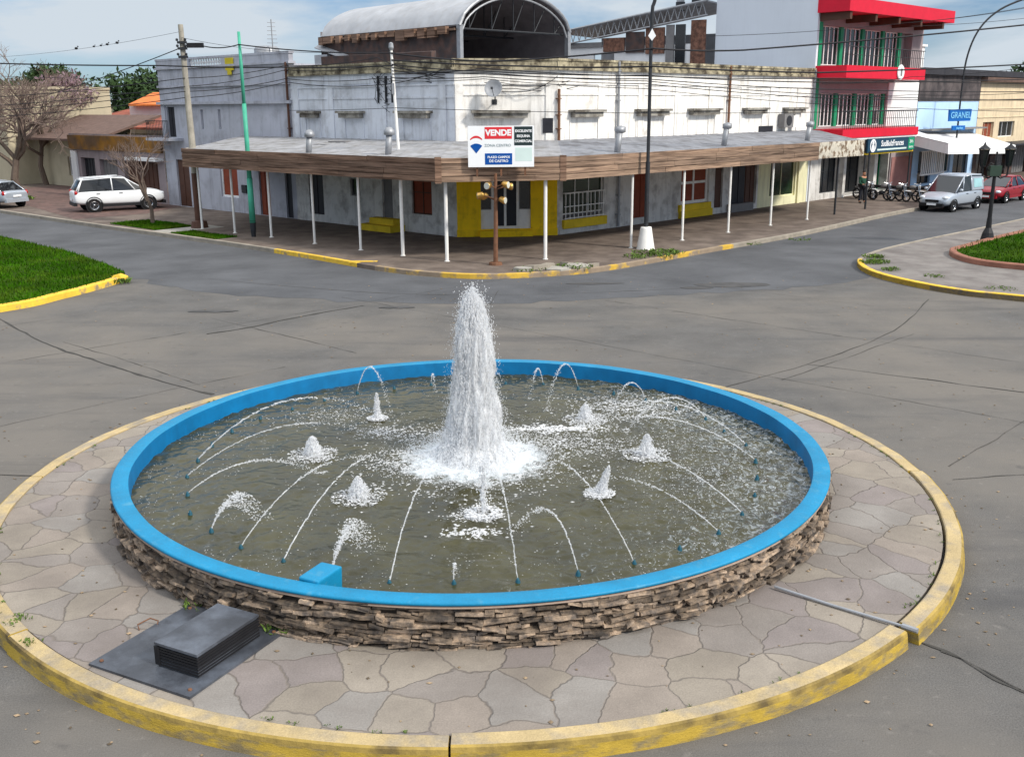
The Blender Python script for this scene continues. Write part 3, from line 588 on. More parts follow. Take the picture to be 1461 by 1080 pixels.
fo = thing('fountain', 'round fountain with sky blue rim and dry stacked stone wall in the roundabout', 'fountain', (CX, CY, .165))
T = Matrix.Translation((CX, CY, 0))
b = MB(T); b.lathe([(4.9, .1), (4.93, .165), (4.93, .62)], 160); b.build('wall_core', M['mortar'], fo)
b = MB(T); z = .16; row = 0
while z < .62:
    h = random.uniform(.024, .05); h = min(h, .632-z); a = random.uniform(0, .1)
    end = a+2*PI
    while a < end:
        ln = random.choice((.09, .14, .2, .28, .36))*random.uniform(.8, 1.2); da = ln/4.95; pr = 4.945+random.uniform(0, 1)**2*.095+(.62-z)*.05; zz = random.uniform(-.012, .012); th = h*random.uniform(.55, 1.15); tilt = random.uniform(-.016, .016)
        if random.random() < .07: a += da*.5; continue
        ks = 2 if ln > .2 else 1; top = []; vs = []
        for k in range(ks+1):
            aa = a+da*.96*k/ks; r_ = pr+random.uniform(-.014, .014); sag = random.uniform(-.008, .008)+tilt*(k/ks-.5)*2
            for rr, zq in ((4.9, z+zz), (r_, z+zz+sag+random.uniform(0, .006)), (r_+random.uniform(-.012, .008), z+zz+th+sag), (4.9, z+zz+th)):
                vs.append((rr*math.cos(aa), rr*math.sin(aa), zq))
        fs = [(4*k+j, 4*k+(j+1) % 4, 4*k+4+(j+1) % 4, 4*k+4+j) for k in range(ks) for j in range(4)]+[(0, 1, 2, 3), (4*ks+3, 4*ks+2, 4*ks+1, 4*ks)]
        b.add(vs, [q[::-1] for q in fs]); a += da
    z += h*.96; row += 1
b.build('stone_wall', M['stone'], fo)
b = MB(T)
def ringprof(b, prof, n, amp, seed):
    m_ = len(prof); vs = []
    for i in range(n):
        a = 2*PI*i/n; w = amp*noise.noise(Vector((math.cos(a)*6, math.sin(a)*6, seed)))
        vs += [((p[0]+w)*math.cos(a), (p[0]+w)*math.sin(a), p[1]+w*.5) for p in prof]
    b.add(vs, [(i*m_+j, ((i+1) % n)*m_+j, ((i+1) % n)*m_+j+1, i*m_+j+1) for i in range(n) for j in range(m_-1)])
ringprof(b, [(4.95, .61), (5.0, .625), (4.985, .657)], 200, .012, 3); b.build('mortar_band', M['mortar_pale'], fo)
b = MB(T); ringprof(b, [(4.9, .655), (5.005, .655), (5.012, .675), (5.0, .69), (4.99, .694), (4.8, .694), (4.788, .688)], 200, .006, 8); b.build('rim', M['rim'], fo, True)
b = MB(T); ringprof(b, [(4.788, .688), (4.782, .65), (4.78, .1)], 200, .005, 8); b.build('basin_wall', M['rim_in'], fo, True)
# blue block carrying the feed pipe over the rim
aB = math.atan2(9.72-CY, -2.08-CX); Mb = T @ Matrix.Rotation(aB, 4, 'Z') @ Matrix.Translation((4.66, 0, 0))
b = MB(Mb @ Matrix.Rotation(R(-6), 4, 'Z')); b.box(-.31, .12, -.13, .13, .35, .722, .012); o = b.build('rim_block', M['rim'], fo)
bv = o.modifiers.new('b', 'BEVEL'); bv.width = .02; bv.segments = 2
b = MB(T)
NOZ = []
for k in range(37):
    a = R(-101+k*9.73); rr = 4.1+random.uniform(-.05, .06); NOZ.append((a, rr))
    m_ = MB(T); m_.lathe([(0, .492), (.013, .492), (.016, .475), (.026, .462), (.03, .43), (.05, .4)], 10, (rr*math.cos(a), rr*math.sin(a), -.0)); m_.build('nozzle', M['teal'], fo, True)

# water surface (real ripples)
BUB = [(176.9, 2.42), (-133.7, 2.16), (-41, 2.27), (.8, 2.54), (131, 2.57), (45.3, 2.5), (-85.2, 2.19)]
def hgt(x, y):
    r_ = math.hypot(x, y); ag = .55+.9*max(0, min(1, (x-.6)/2.4))+.45*max(0, min(1, (r_-3.0)/1.2)); V_ = Vector
    h = .02*noise.noise(V_((x*1.9, y*1.9, 0)))+.6*(.35+ag)*(.026*noise.noise(V_((x*4.2, y*4.2, 4)))+.020*noise.noise(V_((x*8.5, y*8.5, 8)))+.011*noise.noise(V_((x*17, y*17, 3))))
    h += .02*math.sin(r_*11)*math.exp(-r_*.55)
    for ba, br in BUB:
        d = math.hypot(x-br*math.cos(R(ba)), y-br*math.sin(R(ba)))
        if d < 1.1: h += .016*math.sin(d*24)*math.exp(-d*3.2)
    return h
nr, na = 190, 760; vs = [(0, 0, 0)]; fs = []
for i in range(1, nr+1):
    r_ = 4.8*i/nr
    for j in range(na):
        a = 2*PI*j/na; x, y = r_*math.cos(a), r_*math.sin(a); vs.append((x, y, hgt(x, y)))
fs += [(0, 1+j, 1+(j+1) % na) for j in range(na)]
for i in range(nr-1): fs += [(1+i*na+j, 1+(i+1)*na+j, 1+(i+1)*na+(j+1) % na, 1+i*na+(j+1) % na) for j in range(na)]
b = MB(Matrix.Translation((CX, CY, .44))); b.add(vs, fs); struct('water', b, M['water'], True, origin=(CX, CY, .44))

# froth and flung drops on the water
rg = random.Random(11)
b = MB()
def fleck(x, y, r_, fl=.3):
    if math.hypot(x, y) > 4.72: return
    b.ball((CX+x, CY+y, .44+hgt(x, y)+r_*.1), r_, OCT_V, OCT_F, (rg.uniform(.7, 1.7), rg.uniform(.7, 1.7), fl))
for _ in range(8000):      # skirt round the plume
    a = rg.uniform(0, 2*PI); q = .3+abs(rg.gauss(0, .75)); x, y = q*math.cos(a), q*math.sin(a)
    if noise.noise(Vector((x*2.6, y*2.6, 1)))+.25 > rg.random()*.9-.1*q: fleck(x, y, rg.uniform(.004, .02))
for _ in range(17000):      # agitated outer water, more to the right
    a = rg.uniform(0, 2*PI); q = 4.75*math.sqrt(rg.uniform(.12, 1)); x, y = q*math.cos(a), q*math.sin(a)
    w = .02+.55*max(0, (x-.8)/3.5)+.26*max(0, (q-3.1)/1.6)
    if noise.noise(Vector((x*1.3, y*1.3, 7)))*.8+w > rg.random(): fleck(x, y, rg.uniform(.002, .0085))
for cx_, cy_, n_, sx, sy, rr in ((1.25, 1.35, 420, .42, .1, .03), (-1.4, 1.25, 240, .35, .2, .022), (.05, -2.7, 110, .2, .07, .028), (.1, -2.2, 260, .16, .12, .02), (2.5, 2.6, 620, .55, .34, .022), (2.9, 2.1, 320, .5, .3, .018), (-2.4, 2.1, 300, .5, .3, .016), (1.7, .6, 320, .5, .25, .018), (-1.0, -.2, 240, .35, .2, .02), (1.1, .9, 300, .5, .25, .018), (3.3, .6, 380, .55, .7, .014), (3.2, -.9, 300, .5, .5, .014)):
    for _ in range(n_*2): fleck(cx_+rg.gauss(0, sx), cy_+rg.gauss(0, sy), rg.uniform(.15, .8)*rr, .45)
struct('foam', b, M['foam'], kind='stuff', origin=(CX, CY, .44))

def drops(b, c, r_, st=(1, 1, 1)): b.ball(c, r_, OCT_V, OCT_F, st)
# central plume
pl = thing('water_plume', 'tall white plume of foaming water rising from the middle of the fountain', 'water plume', (CX, CY, .44))
def prof(t):   # radius of the plume at height fraction t
    return (.40-.20*t+.012*math.sin(t*9))*max(0.0, 1-min(t, .999)**9)**.6
HP = 2.45
for nm_, mt_, k0, amp, sd_ in (('column', 'core', .60, .35, 2), ('veil', 'veil', .84, .4, 5), ('veil', 'veil', 1.0, .45, 9)):
    b = MB(T); n, k = 84, 72; vs = []
    for i in range(k+1):
        t = i/k; r0 = k0*prof(min(t, .985))*(1+.5*max(0, .12-t)/.12)
        for j in range(n):
            a = 2*PI*j/n; f = 1+amp*noise.noise(Vector((math.cos(a)*3.2, math.sin(a)*3.2, t*4+sd_)))+.3*amp*noise.noise(Vector((math.cos(a)*10, math.sin(a)*10, t*7+sd_)))
            vs.append((r0*f*math.cos(a), r0*f*math.sin(a), .42+HP*t*(.985-.03*k0)+.10*t*noise.noise(Vector((math.cos(a)*4, math.sin(a)*4, 2+sd_)))))
    b.add(vs, [(i*n+j, i*n+(j+1) % n, (i+1)*n+(j+1) % n, (i+1)*n+j) for i in range(k) for j in range(n)]+[tuple(range(k*n, k*n+n))]); b.build(nm_, M[mt_], pl, True)
b = MB(T)
for _ in range(42000):
    t = rg.random()**1.0; R0 = prof(t)*rg.uniform(.93, 1.05); q = R0*math.sqrt(rg.random())*(1+max(0, rg.gauss(0, .10))); a = rg.uniform(0, 2*PI)
    s_ = rg.choice((.003, .004, .004, .005, .006, .009)); drops(b, (q*math.cos(a), q*math.sin(a), .46+HP*t), s_, (1, 1, rg.uniform(1.5, 7)))
for _ in range(5000):      # loose drops round the column
    t = rg.random()**1.3; q = prof(t)*(1+abs(rg.gauss(0, .24))); a = rg.uniform(0, 2*PI); drops(b, (q*math.cos(a), q*math.sin(a), .46+HP*t*1.03), rg.uniform(.002, .0065), (1, 1, 2))
for _ in range(420):       # crown
    a = rg.uniform(0, 2*PI); q = abs(rg.gauss(0, .12)); drops(b, (q*math.cos(a), q*math.sin(a), .46+HP*(.93+rg.random()**2*.13)), rg.uniform(.003, .009), (1, 1, 2))
for _ in range(8):
    x, y = rg.uniform(-.2, .2), rg.uniform(-.1, .1)
    for q in range(9): drops(b, (x+.012*q*rg.uniform(-1, 1), y, .44+HP*.95+q*.022), .008-.0007*q, (1, 1, 2))
for _ in range(15000):      # splash skirt
    a = rg.uniform(0, 2*PI); q = .26+abs(rg.gauss(0, .5)); q *= 1+.35*noise.noise(Vector((math.cos(a)*3, math.sin(a)*3, 2))); h = .75*math.exp(-(q-.25)*2.2)*rg.random()**1.7; drops(b, (q*math.cos(a), q*math.sin(a), .45+h), rg.uniform(.002, .008), (1, 1, 1.6))
b.build('spray', M['drops'], pl)

# bubbling jets on the inner ring
BL = ['low foamy bubbling jet at the left, nearest the left rim', 'low foamy bubbling jet near the front left, left of the thin upright jet', 'slim leaning jet of foam at the front right of the plume', 'round foamy bubbling jet at the right of the plume', 'slim upright foam jet behind and left of the plume', 'foamy jet behind and right of the plume']
for (ba, br), lab, hh, rr in zip(BUB, BL, (.27, .27, .36, .3, .40, .25), (.14, .14, .08, .13, .065, .14)):
    x, y = CX+br*math.cos(R(ba)), CY+br*math.sin(R(ba)); b = MB()
    lean = .12 if 'leaning' in lab else 0
    k_, n_ = 14, 24; vs = []
    for i in range(k_+1):
        t = i/k_
        for j in range(n_):
            a = 2*PI*j/n_; q = rr*(1-t**2.4)**.5*(.82-.35*t)*(1+.55*noise.noise(Vector((math.cos(a)*2.2, math.sin(a)*2.2, t*4+ba)))); vs.append((x+lean*t+q*math.cos(a), y+q*math.sin(a), .43+hh*t))
    b.add(vs, [(i*n_+j, i*n_+(j+1) % n_, (i+1)*n_+(j+1) % n_, (i+1)*n_+j) for i in range(k_) for j in range(n_)])
    for _ in range(1300):
        t = rg.random(); a = rg.uniform(0, 2*PI); q = rr*(1-t**2.4)**.5*(.85-.3*t)*rg.uniform(.5, 1.3); drops(b, (x+lean*t+q*math.cos(a)+.02*noise.noise(Vector((t*9, ba, a))), y+q*math.sin(a), .44+hh*t*1.12), rg.uniform(.003, .009), (1, 1, 1.6))
    for _ in range(700):
        a = rg.uniform(0, 2*PI); q = rr*rg.uniform(.8, 2.7); drops(b, (x+q*math.cos(a), y+q*math.sin(a), .445+.03*rg.random()), rg.uniform(.004, .013), (1.6, 1.6, .5))
    tag(b.build('bubbling_jet', M['bubble'], origin=(x, y, .44)), lab, 'water jet', 'bubbling jets on the inner ring')
# the thin upright jet in front of the plume
x, y = CX+2.19*math.cos(R(-85.2)), CY+2.19*math.sin(R(-85.2)); b = MB()
b.tube([(x, y, .43), (x-.01, y, .7), (x+.0, y+.02, .95), (x+.01, y+.03, 1.1)], [.022, .02, .017, .01], 8)
for _ in range(700):
    a = rg.uniform(0, 2*PI); q = abs(rg.gauss(0, .05))*(1+1.5*rg.random()); h = rg.random(); drops(b, (x+q*math.cos(a)*(h+.1), y+q*math.sin(a)*(h+.1), .44+.74*h), rg.uniform(.005, .012), (1, 1, 1.5))
for _ in range(700):
    a = rg.uniform(0, 2*PI); q = .2*rg.uniform(.5, 1.25); drops(b, (x+q*math.cos(a), y+q*math.sin(a), .45+.05*rg.random()), rg.uniform(.006, .015), (1.4, 1.4, .6))
tag(b.build('upright_jet', M['foam'], origin=(x, y, .44)), 'thin upright jet of water standing in front of the plume', 'water jet')

def jet(a, L_, apex, lab, n=240, fan=0.0, th=.0068, sw=0.0):
    """arc of water from the nozzle at angle a, thrown towards the middle"""
    k = min(NOZ, key=lambda q: abs(math.atan2(math.sin(q[0]-a), math.cos(q[0]-a)))); a, r0 = k
    u = Vector((-math.cos(a), -math.sin(a), 0)); w = Vector((-u.y, u.x, 0)); p0 = Vector((CX+r0*math.cos(a), CY+r0*math.sin(a), .47)); b = MB()
    def pt(t, ang=0.0, f=1.0):
        d = (u*math.cos(ang)+w*math.sin(ang)); return p0+d*(L_*t*f)+Vector((0, 0, 4*apex*t*(1-t)*f-.12*t))+w*sw*t*t
    if not fan:
        long_ = L_ > 2.4; te = .5 if long_ else .75; m_ = 46; P = [pt(t/m_*te) for t in range(m_+1)]
        P = [p+Vector((rg.gauss(0, .003+.006*q/m_), rg.gauss(0, .003+.006*q/m_), rg.gauss(0, .003+.007*q/m_))) for q, p in enumerate(P)]
        q = 0
        while q < m_:      # the stream breaks into lengths as it rises
            e = min(m_, q+(m_ if q == 0 else 0)//3+rg.choice((2, 3, 4, 6)))
            b.tube(P[q:e+1], [th*(1-.3*k/m_)*rg.uniform(.6, 1.3) for k in range(q, e+1)], 5); q = e+(1 if rg.random() < .35+.5*e/m_ else 0)
        for _ in range(n):
            t = rg.random()**.8*(.8 if long_ else 1); sp = .003+.035*max(0, t-.3); p = pt(t)
            if long_ and t > .5 and rg.random() < .5: continue
            drops(b, (p.x+rg.gauss(0, sp), p.y+rg.gauss(0, sp), max(.45, p.z+rg.gauss(0, sp))), rg.uniform(.003, .009), (1.3, 1.3, 1))
    else:
        for _ in range(n*3):
            t = rg.random()**.8; p = pt(t*rg.uniform(.6, 1.1), rg.gauss(0, fan), rg.uniform(.75, 1.1)); drops(b, (p.x, p.y, max(.45, p.z)), rg.uniform(.003, .009), (1.5, 1.5, 1))
    tag(b.build('water_arc', M['arc'], origin=tuple(p0)), lab, 'water jet', 'thin jets thrown inward from the rim nozzles')
for a, L_, ap, lab, kw in (
    (-178, 3.6, .98, 'longest thin water arc, rising highest at the far left of the pool', dict(n=420, th=.012)), (-168, 3.5, .72, 'long thin water arc just in front of the longest far left arc', dict(n=360)),
    (-158, 1.9, .38, 'broken low water arc nearest the left end of the rim', dict(n=420, sw=.2)), (-140, .75, .4, 'fan of fine spray near the front left rim', dict(n=300, fan=.13)),
    (-130.5, 3.0, .72, 'straight thin water arc left of the blue block, farther one', dict(n=300)), (-120.5, 3.3, .82, 'straight thin water arc just left of the blue block', dict(n=300)),
    (-111, .95, .45, 'fan of fine spray just behind the blue block', dict(n=320, fan=.11)), (-101, 3.2, .72, 'thin water arc first to the right of the blue block', dict(n=280)),
    (-91.3, .25, .22, 'tiny curl of water at the front rim', dict(n=40)), (-81.5, 3.0, .72, 'thin water arc leading to the splash of the upright jet', dict(n=280)),
    (-72, 1.5, .5, 'curved thin water arc right of the upright jet', dict(n=300, sw=.25)), (-62, 3.2, .74, 'thin water arc at the front right leading towards the leaning foam jet', dict(n=300)),
    (-43, 2.6, .4, 'faint broken water arc at the right front', dict(n=240, th=.006)), (-33, 3.1, .62, 'thin water arc at the right end of the pool, nearer one', dict(n=340)), (-4, 3.4, .7, 'thin water arc at the right end of the pool, farther one', dict(n=360)),
    (6, 3.2, .8, 'faint spray arc along the far right rim', dict(n=420)), (25, 1.6, .5, 'looping spray arc before the far right rim', dict(n=420)), (44, 1.0, .45, 'small arc of water near the far right rim', dict(n=160)),
    (61.5, 1.5, .66, 'tall arch of water in front of the far rim, right of the plume', dict(n=220)), (72, 1.0, .45, 'short arch of water close behind the plume on the right', dict(n=160)),
    (118, 1.4, .66, 'tall arch of water in front of the far rim, left of the plume', dict(n=220)), (102, .5, .3, 'short faint jet between the far left arch and the plume', dict(n=90))):
    jet(R(a), L_, ap, lab, **kw)

# black pump cover, wire handle, pipe
pc = thing('pump_cover', 'black steel box on a flat plate beside the fountain wall', 'pump cover', (-3.28, 9.17, .165), math.atan2(-.6, 1.18))
F_ = W[pc]
b = MB(F_); b.box(-.66, .66, -.69, .69, .0, .03, .004); b.build('base_plate', M['black_plate'], pc)
b = MB(F_); b.box(-.01, .51, -.41, .44, .03, .262); b.box(-.025, .525, -.425, .455, .262, .288)
for k in range(6):
    z = .06+k*.034; b.box(-.016, .516, -.416, .446, z, z+.012)
b.build('cover_box', M['black_plate'], pc)
b = MB(F_)
for k in range(7): z = .045+k*.03; b.box(-.022, .522, -.422, .452, z, z+.02)
b.box(-.03, .03, -.43, -.41, .05, .25)
b.build('louvre', M['black'], pc)
for x, y in ((-.58, -.6), (.58, -.6), (-.58, .6), (.58, .6)): b = MB(F_ @ Matrix.Translation((x, y, .03))); b.lathe([(0, .014), (.018, .012), (.022, 0)], 8); b.build('bolt', M['rust'], pc)
b = MB(); hp = Vector((-3.93, 9.55, .17)); b.tube([hp+Vector(p) for p in ((0, 0, 0), (-.02, .02, .05), (.08, .12, .07), (.17, .1, .05), (.16, .06, 0))], .008, 6)
b.build('wire_handle', M['rust']); tag(bpy.data.objects['wire_handle'], 'small bent wire handle in the paving beside the black plate', 'handle')
b = MB(); b.tube([(2.95, 10.38, .2), (3.5, 9.93, .188), (4.12, 9.42, .2)], .017, 8); b.tube([(4.05, 9.48, .2), (4.17, 9.37, .2)], .03, 8)
tag(b.build('drain_pipe', M['grey_metal']), 'thin pale pipe lying across the paving from fountain wall to kerb', 'pipe')

# ------------------------------------------------------------------ building helpers
def win(par, Fm, x0, x1, z0, z1, pane='glass', fr='white_metal', nx=2, nz=1, d=.14, fw=.05, name='window', bar=.035):
    b = MB(Fm); b.box(x0, x0+fw, d-.06, d, z0, z1); b.box(x1-fw, x1, d-.06, d, z0, z1); b.box(x0+fw, x1-fw, d-.06, d, z0, z0+fw); b.box(x0+fw, x1-fw, d-.06, d, z1-fw, z1)
    for i in range(1, nx): x = x0+(x1-x0)*i/nx; b.box(x-bar/2, x+bar/2, d-.05, d-.003, z0+fw, z1-fw)
    for i in range(1, nz): z = z0+(z1-z0)*i/nz; b.box(x0+fw, x1-fw, d-.045, d-.006, z-bar/2, z+bar/2)
    w = b.build(name, M[fr], par)
    p = MB(Fm); p.quad((x0+.01, d-.015, z0+.01), (x1-.01, d-.015, z0+.01), (x1-.01, d-.015, z1-.01), (x0+.01, d-.015, z1-.01)); sub('pane', p, M[pane], w, par)
    return w
def panel(par, Fm, x0, x1, z0, z1, m, name='door', d=.14, boards=0):
    b = MB(Fm); b.box(x0, x1, d-.05, d, z0, z1)
    for i in range(boards): x = x0+(x1-x0)*(i+.5)/boards; w_ = (x1-x0)/boards*.36; b.box(x-w_, x+w_, d-.075, d-.05, z0+.06, z1-.06)
    return b.build(name, M[m], par)

A = (1.95, 42.9); C = (-2.25, 42.45); eR = (.713, .701); eL = (-.743, .669)
FR = frame(*A, *eR); FL = frame(*C, -eL[0], -eL[1]); FC = frame(*C, A[0]-C[0], A[1]-C[1]); LC = math.hypot(A[0]-C[0], A[1]-C[1])

# ------------------------------------------------------------------ corner building
cb = thing('corner_building', 'old white corner building with plank fronted awning all round', 'building', (-.15, 42.7, .15))
XR = 20.6
opR = [(.35, 3.0, .75, 2.75), (5.1, 6.2, .16, 2.6), (8.7, 11.0, .8, 2.8), (11.5, 12.2, .16, 2.7), (13.0, 15.3, .16, 2.75), (16.6, 19.2, .6, 2.75)]
opL = [(-10.0, -8.9, .4, 2.75), (-6.9, -6.2, 1.5, 2.3), (-4.7, -4.0, .5, 2.7), (-2.75, -1.5, .95, 2.8)]
opC = [(1.0, 3.1, .45, 2.75)]
b = MB(FR); b.wall(0, XR, 3.6, 7.05); b.fr(FC); b.wall(0, LC, 3.6, 7.05); b.build('upper_wall', M['white_wall'], cb)
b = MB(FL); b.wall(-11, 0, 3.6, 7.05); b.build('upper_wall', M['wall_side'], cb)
b = MB(FR); b.wall(0, 15.45, .1, 3.6, opR[:5]); b.build('lower_wall', M['lower_grey'], cb); b = MB(FL); b.wall(-11, 0, .1, 3.6, opL); b.build('lower_wall', M['lower_grey'], cb)
b = MB(FR); b.wall(15.45, XR, .1, 3.6, opR[5:]); b.box(19.35, 19.6, -.1, 0, .1, 3.1); b.build('lower_wall', M['cream_pale'], cb)
b = MB(FC); b.wall(0, LC, .1, 3.6, opC); b.box(-.02, LC+.02, -.06, -.002, .15, .45); b.box(.94, 3.16, -.3, -.06, .15, .4); b.build('lower_wall', M['yellow_wall'], cb)
b = MB(FL); b.box(-11, -.003, -.03, -.002, .1, .5); b.fr(FR); b.box(.12, 15.4, -.03, -.002, .1, .45); b.build('plinth', M['lower_grey'], cb)
# flat roof and parapet
n0 = FL @ Vector((-11, 0, 0)); n1 = FR @ Vector((XR, 0, 0)); q0 = FL @ Vector((-11, 14, 0)); q1 = FR @ Vector((XR, 9, 0))
b = MB(); b.slab([(C[0], C[1]+.05, 6.9), (A[0], A[1]+.05, 6.9), (n1.x, n1.y, 6.9), (q1.x, q1.y, 6.9), (q0.x, q0.y, 6.9), (n0.x, n0.y, 6.9)], .2); b.build('roof', M['roof_felt'], cb)
b = MB()
for Fm, x0, x1 in ((FL, -11, .09), (FC, -.1, LC+.1), (FR, -.09, XR)):
    b.fr(Fm); b.box(x0, x1, -.14, .0-.003, 6.84, 6.96); b.box(x0+.01, x1-.01, -.08, .3, 6.96, 7.2, .006); b.box(x0, x1, -.12, .32, 7.2, 7.29, .006)
b.build('parapet', M['parapet'], cb)
b = MB()
for Fm, x0, x1, m_ in ((FC, 0, LC, 0), (FR, 0, XR, 0)):
    b.fr(Fm); b.box(x0, x1, -.05, -.002, 6.28, 6.34); b.box(x0, x1, -.04, -.002, 5.86, 5.92)
    for i in range(1, 8 if x1 > 10 else 1): b.box(x0+i*2.72-.22, x0+i*2.72+.22, -.045, -.002, 4.0, 6.28)
b.fr(FC); b.box(.02, .34, -.05, -.002, 4.0, 6.28); b.box(LC-.5, LC-.05, -.05, -.002, 4.0, 6.28)
b.build('moulding', M['white_wall'], cb)
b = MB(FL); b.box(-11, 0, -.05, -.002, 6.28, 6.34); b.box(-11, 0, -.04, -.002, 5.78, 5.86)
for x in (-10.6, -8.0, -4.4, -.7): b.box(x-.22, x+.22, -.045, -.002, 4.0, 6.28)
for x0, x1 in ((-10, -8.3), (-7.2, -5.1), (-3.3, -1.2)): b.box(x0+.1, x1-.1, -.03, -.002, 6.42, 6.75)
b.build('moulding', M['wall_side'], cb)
for Fm, x0, x1 in ((FC, .65, 3.05), (FR, .65, 2.65), (FR, 5.0, 7.3), (FR, 8.95, 11.35), (FR, 13.5, 15.6), (FR, 17.4, 19.4), (FL, -10.1, -8.75), (FL, -7.25, -5.6), (FL, -3.35, -1.3)):
    b = MB(Fm); b.prism([(x0, -.002), (x0, -.4), (x1, -.4), (x1, -.002)], 5.17, 5.27); b.prism([(x0+.16, -.002), (x0+.1, -.3), (x1-.1, -.3), (x1-.16, -.002)], 4.97, 5.17)
    b.build('window_hood', M['hood'], cb)
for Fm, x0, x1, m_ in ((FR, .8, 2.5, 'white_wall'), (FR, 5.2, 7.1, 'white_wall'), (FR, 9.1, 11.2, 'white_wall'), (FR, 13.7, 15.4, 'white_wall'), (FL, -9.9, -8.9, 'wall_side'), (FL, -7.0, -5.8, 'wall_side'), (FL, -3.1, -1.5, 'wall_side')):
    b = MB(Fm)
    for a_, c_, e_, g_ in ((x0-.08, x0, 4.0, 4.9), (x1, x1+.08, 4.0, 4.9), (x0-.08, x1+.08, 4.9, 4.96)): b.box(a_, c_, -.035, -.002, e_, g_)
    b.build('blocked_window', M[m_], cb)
for Fm, x, z0, z1, m_ in ((FR, 3.75, 4.0, 7.25, 'grey_metal'), (FR, 12.25, 4.0, 7.25, 'rust'), (FR, 20.4, 4.0, 7.2, 'grey_metal'), (FR, -.05, 4.0, 6.1, 'rust'), (FL, -11.1, 3.95, 7.5, 'door_brown'), (FR, 3.9, .2, 2.9, 'grey_metal')):
    b = MB(Fm); b.tube([(x, -.12, z0), (x, -.12, z1)], .06, 8)
    for z in (z0+.5, (z0+z1)/2, z1-.4): b.box(x-.09, x+.09, -.19, -.002, z, z+.04)
    b.build('downpipe', M[m_], cb)
for x0, x1, z0, z1 in ((LC-.62, LC-.2, 4.35, 4.95),): panel(cb, FC, x0, x1, z0, z1, 'door_dark', 'vent_grille', -.002)
panel(cb, FR, 15.2, 16.5, 4.02, 4.35, 'door_dark', 'vent_grille', -.002)
# openings under the awning
w = win(cb, FR, .35, 3.0, .95, 2.75, 'glass_green', 'white_metal', 3, 2, .16)
b = MB(FR)
for i in range(10): x = .48+i*.27; b.tube([(x, -.05, .75), (x, -.05, 1.85)], .022, 6)
for z in (.8, 1.3, 1.85): b.box(.4, 2.97, -.075, -.055, z-.02, z+.02)
sub('grille', b, M['white_metal'], w, cb)
b = MB(FR); b.box(.3, 3.1, -.14, .15, .38, .748); b.build('window_sill', M['yellow_step'], cb)
b = MB(FR); b.box(8.5, 11.1, -.22, .15, .16, .5); b.box(8.5, 11.1, -.12, .15, .5, .798); b.build('window_sill', M['yellow_step'], cb)
panel(cb, FR, 5.1, 6.2, .16, 2.6, 'shutter', 'door', .18, 2)
win(cb, FR, 8.7, 11.0, .8, 2.8, 'shutter', 'white_metal', 2, 2, .16, .14, bar=.12)
panel(cb, FR, 11.5, 12.2, .16, 2.7, 'door_brown', 'door', .16, 1)
w = panel(cb, FR, 13.0, 14.4, .16, 2.75, 'door_dark', 'door', .2, 2); panel(cb, FR, 14.4, 15.3, .16, 2.75, 'door_brown', 'door', .2, 2)
b = MB(FR); b.box(12.6, 14.6, -.32, -.05, .15, .55); b.build('stone_bench', M['door_grey'], cb)
w = win(cb, FR, 16.6, 19.2, .6, 2.75, 'glass_green', 'cream_pale', 2, 1, .16, .08)
win(cb, FC, 1.45, 2.62, .45, 2.75, 'door_dark', 'white_metal', 2, 1, .17, .11, name='door', bar=.1)
for x0, x1 in ((1.0, 1.45), (2.62, 3.1)):
    w = win(cb, FC, x0, x1, 1.25, 2.75, 'glass', 'door_grey', 1, 1, .16, .04); b = MB(FC); b.box(x0, x1, .08, .15, .45, 1.248); b.build('door_side_panel', M['white_metal'], cb)
panel(cb, FL, -10.0, -8.9, .4, 2.75, 'door_dark', 'door', .2, 2)
win(cb, FL, -6.9, -6.2, 1.5, 2.3, 'glass', 'door_grey', 1, 1, .14)
panel(cb, FL, -4.7, -4.0, .5, 2.7, 'door_grey', 'door', .18, 1)
b = MB(FL); b.box(-5.3, -3.2, -.9, -.04, .15, .42); b.box(-5.0, -3.4, -.55, -.04, .42, .68); b.build('door_step', M['yellow_step'], cb)
w = win(cb, FL, -2.75, -1.5, .95, 2.8, 'shutter', 'door_brown', 2, 2, .14)
# awning
PL0 = Vector((-2.47, 35.1)); PR0 = Vector((1.81, 35.82)); dL = Vector((-.749, .662)).normalized(); dR = Vector((.719, .694)).normalized()
PLe = PL0+dL*16.1; PRw = PR0+dR*17.3; PRe = PR0+dR*21.6
AL = frame(PL0.x, PL0.y, -dL.x, -dL.y); AC = frame(PL0.x, PL0.y, PR0.x-PL0.x, PR0.y-PL0.y); AR = frame(PR0.x, PR0.y, dR.x, dR.y); LAC = (PR0-PL0).length
def fascia(Fm, x0, x1, m_, rows=4, z0=2.93, z1=3.74, name='awning_fascia'):
    b = MB(Fm); h = (z1-z0)/rows
    for i in range(rows):
        x = x0
        while x < x1-.01:
            e = min(x1, x+random.uniform(2.2, 3.6)); e = x1 if x1-e < .8 else e; jj = random.uniform(-.012, .012); t_ = random.uniform(-.012, .01)
            b.box(x+.006, e-.006, -.045+t_, -.01, z0+i*h+.012+jj, z0+(i+1)*h-.008+jj, .007); x = e
    b.box(x0+.01, x1-.01, -.008, .03, z0+.04, z1-.05)
    return b.build(name, M[m_], cb)
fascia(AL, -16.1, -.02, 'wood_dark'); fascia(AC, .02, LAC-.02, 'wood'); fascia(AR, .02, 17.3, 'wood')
b = MB(AR); b.box(17.32, 21.6, -.03, .04, 2.98, 3.72, .01); b.build('awning_fascia', M['stain_white'], cb)
for x0 in (-.12, LAC-.1): b = MB(AC); b.box(x0, x0+.22, -.07, .05, 2.9, 3.78); b.build('fascia_post', M['wood_dark'], cb)
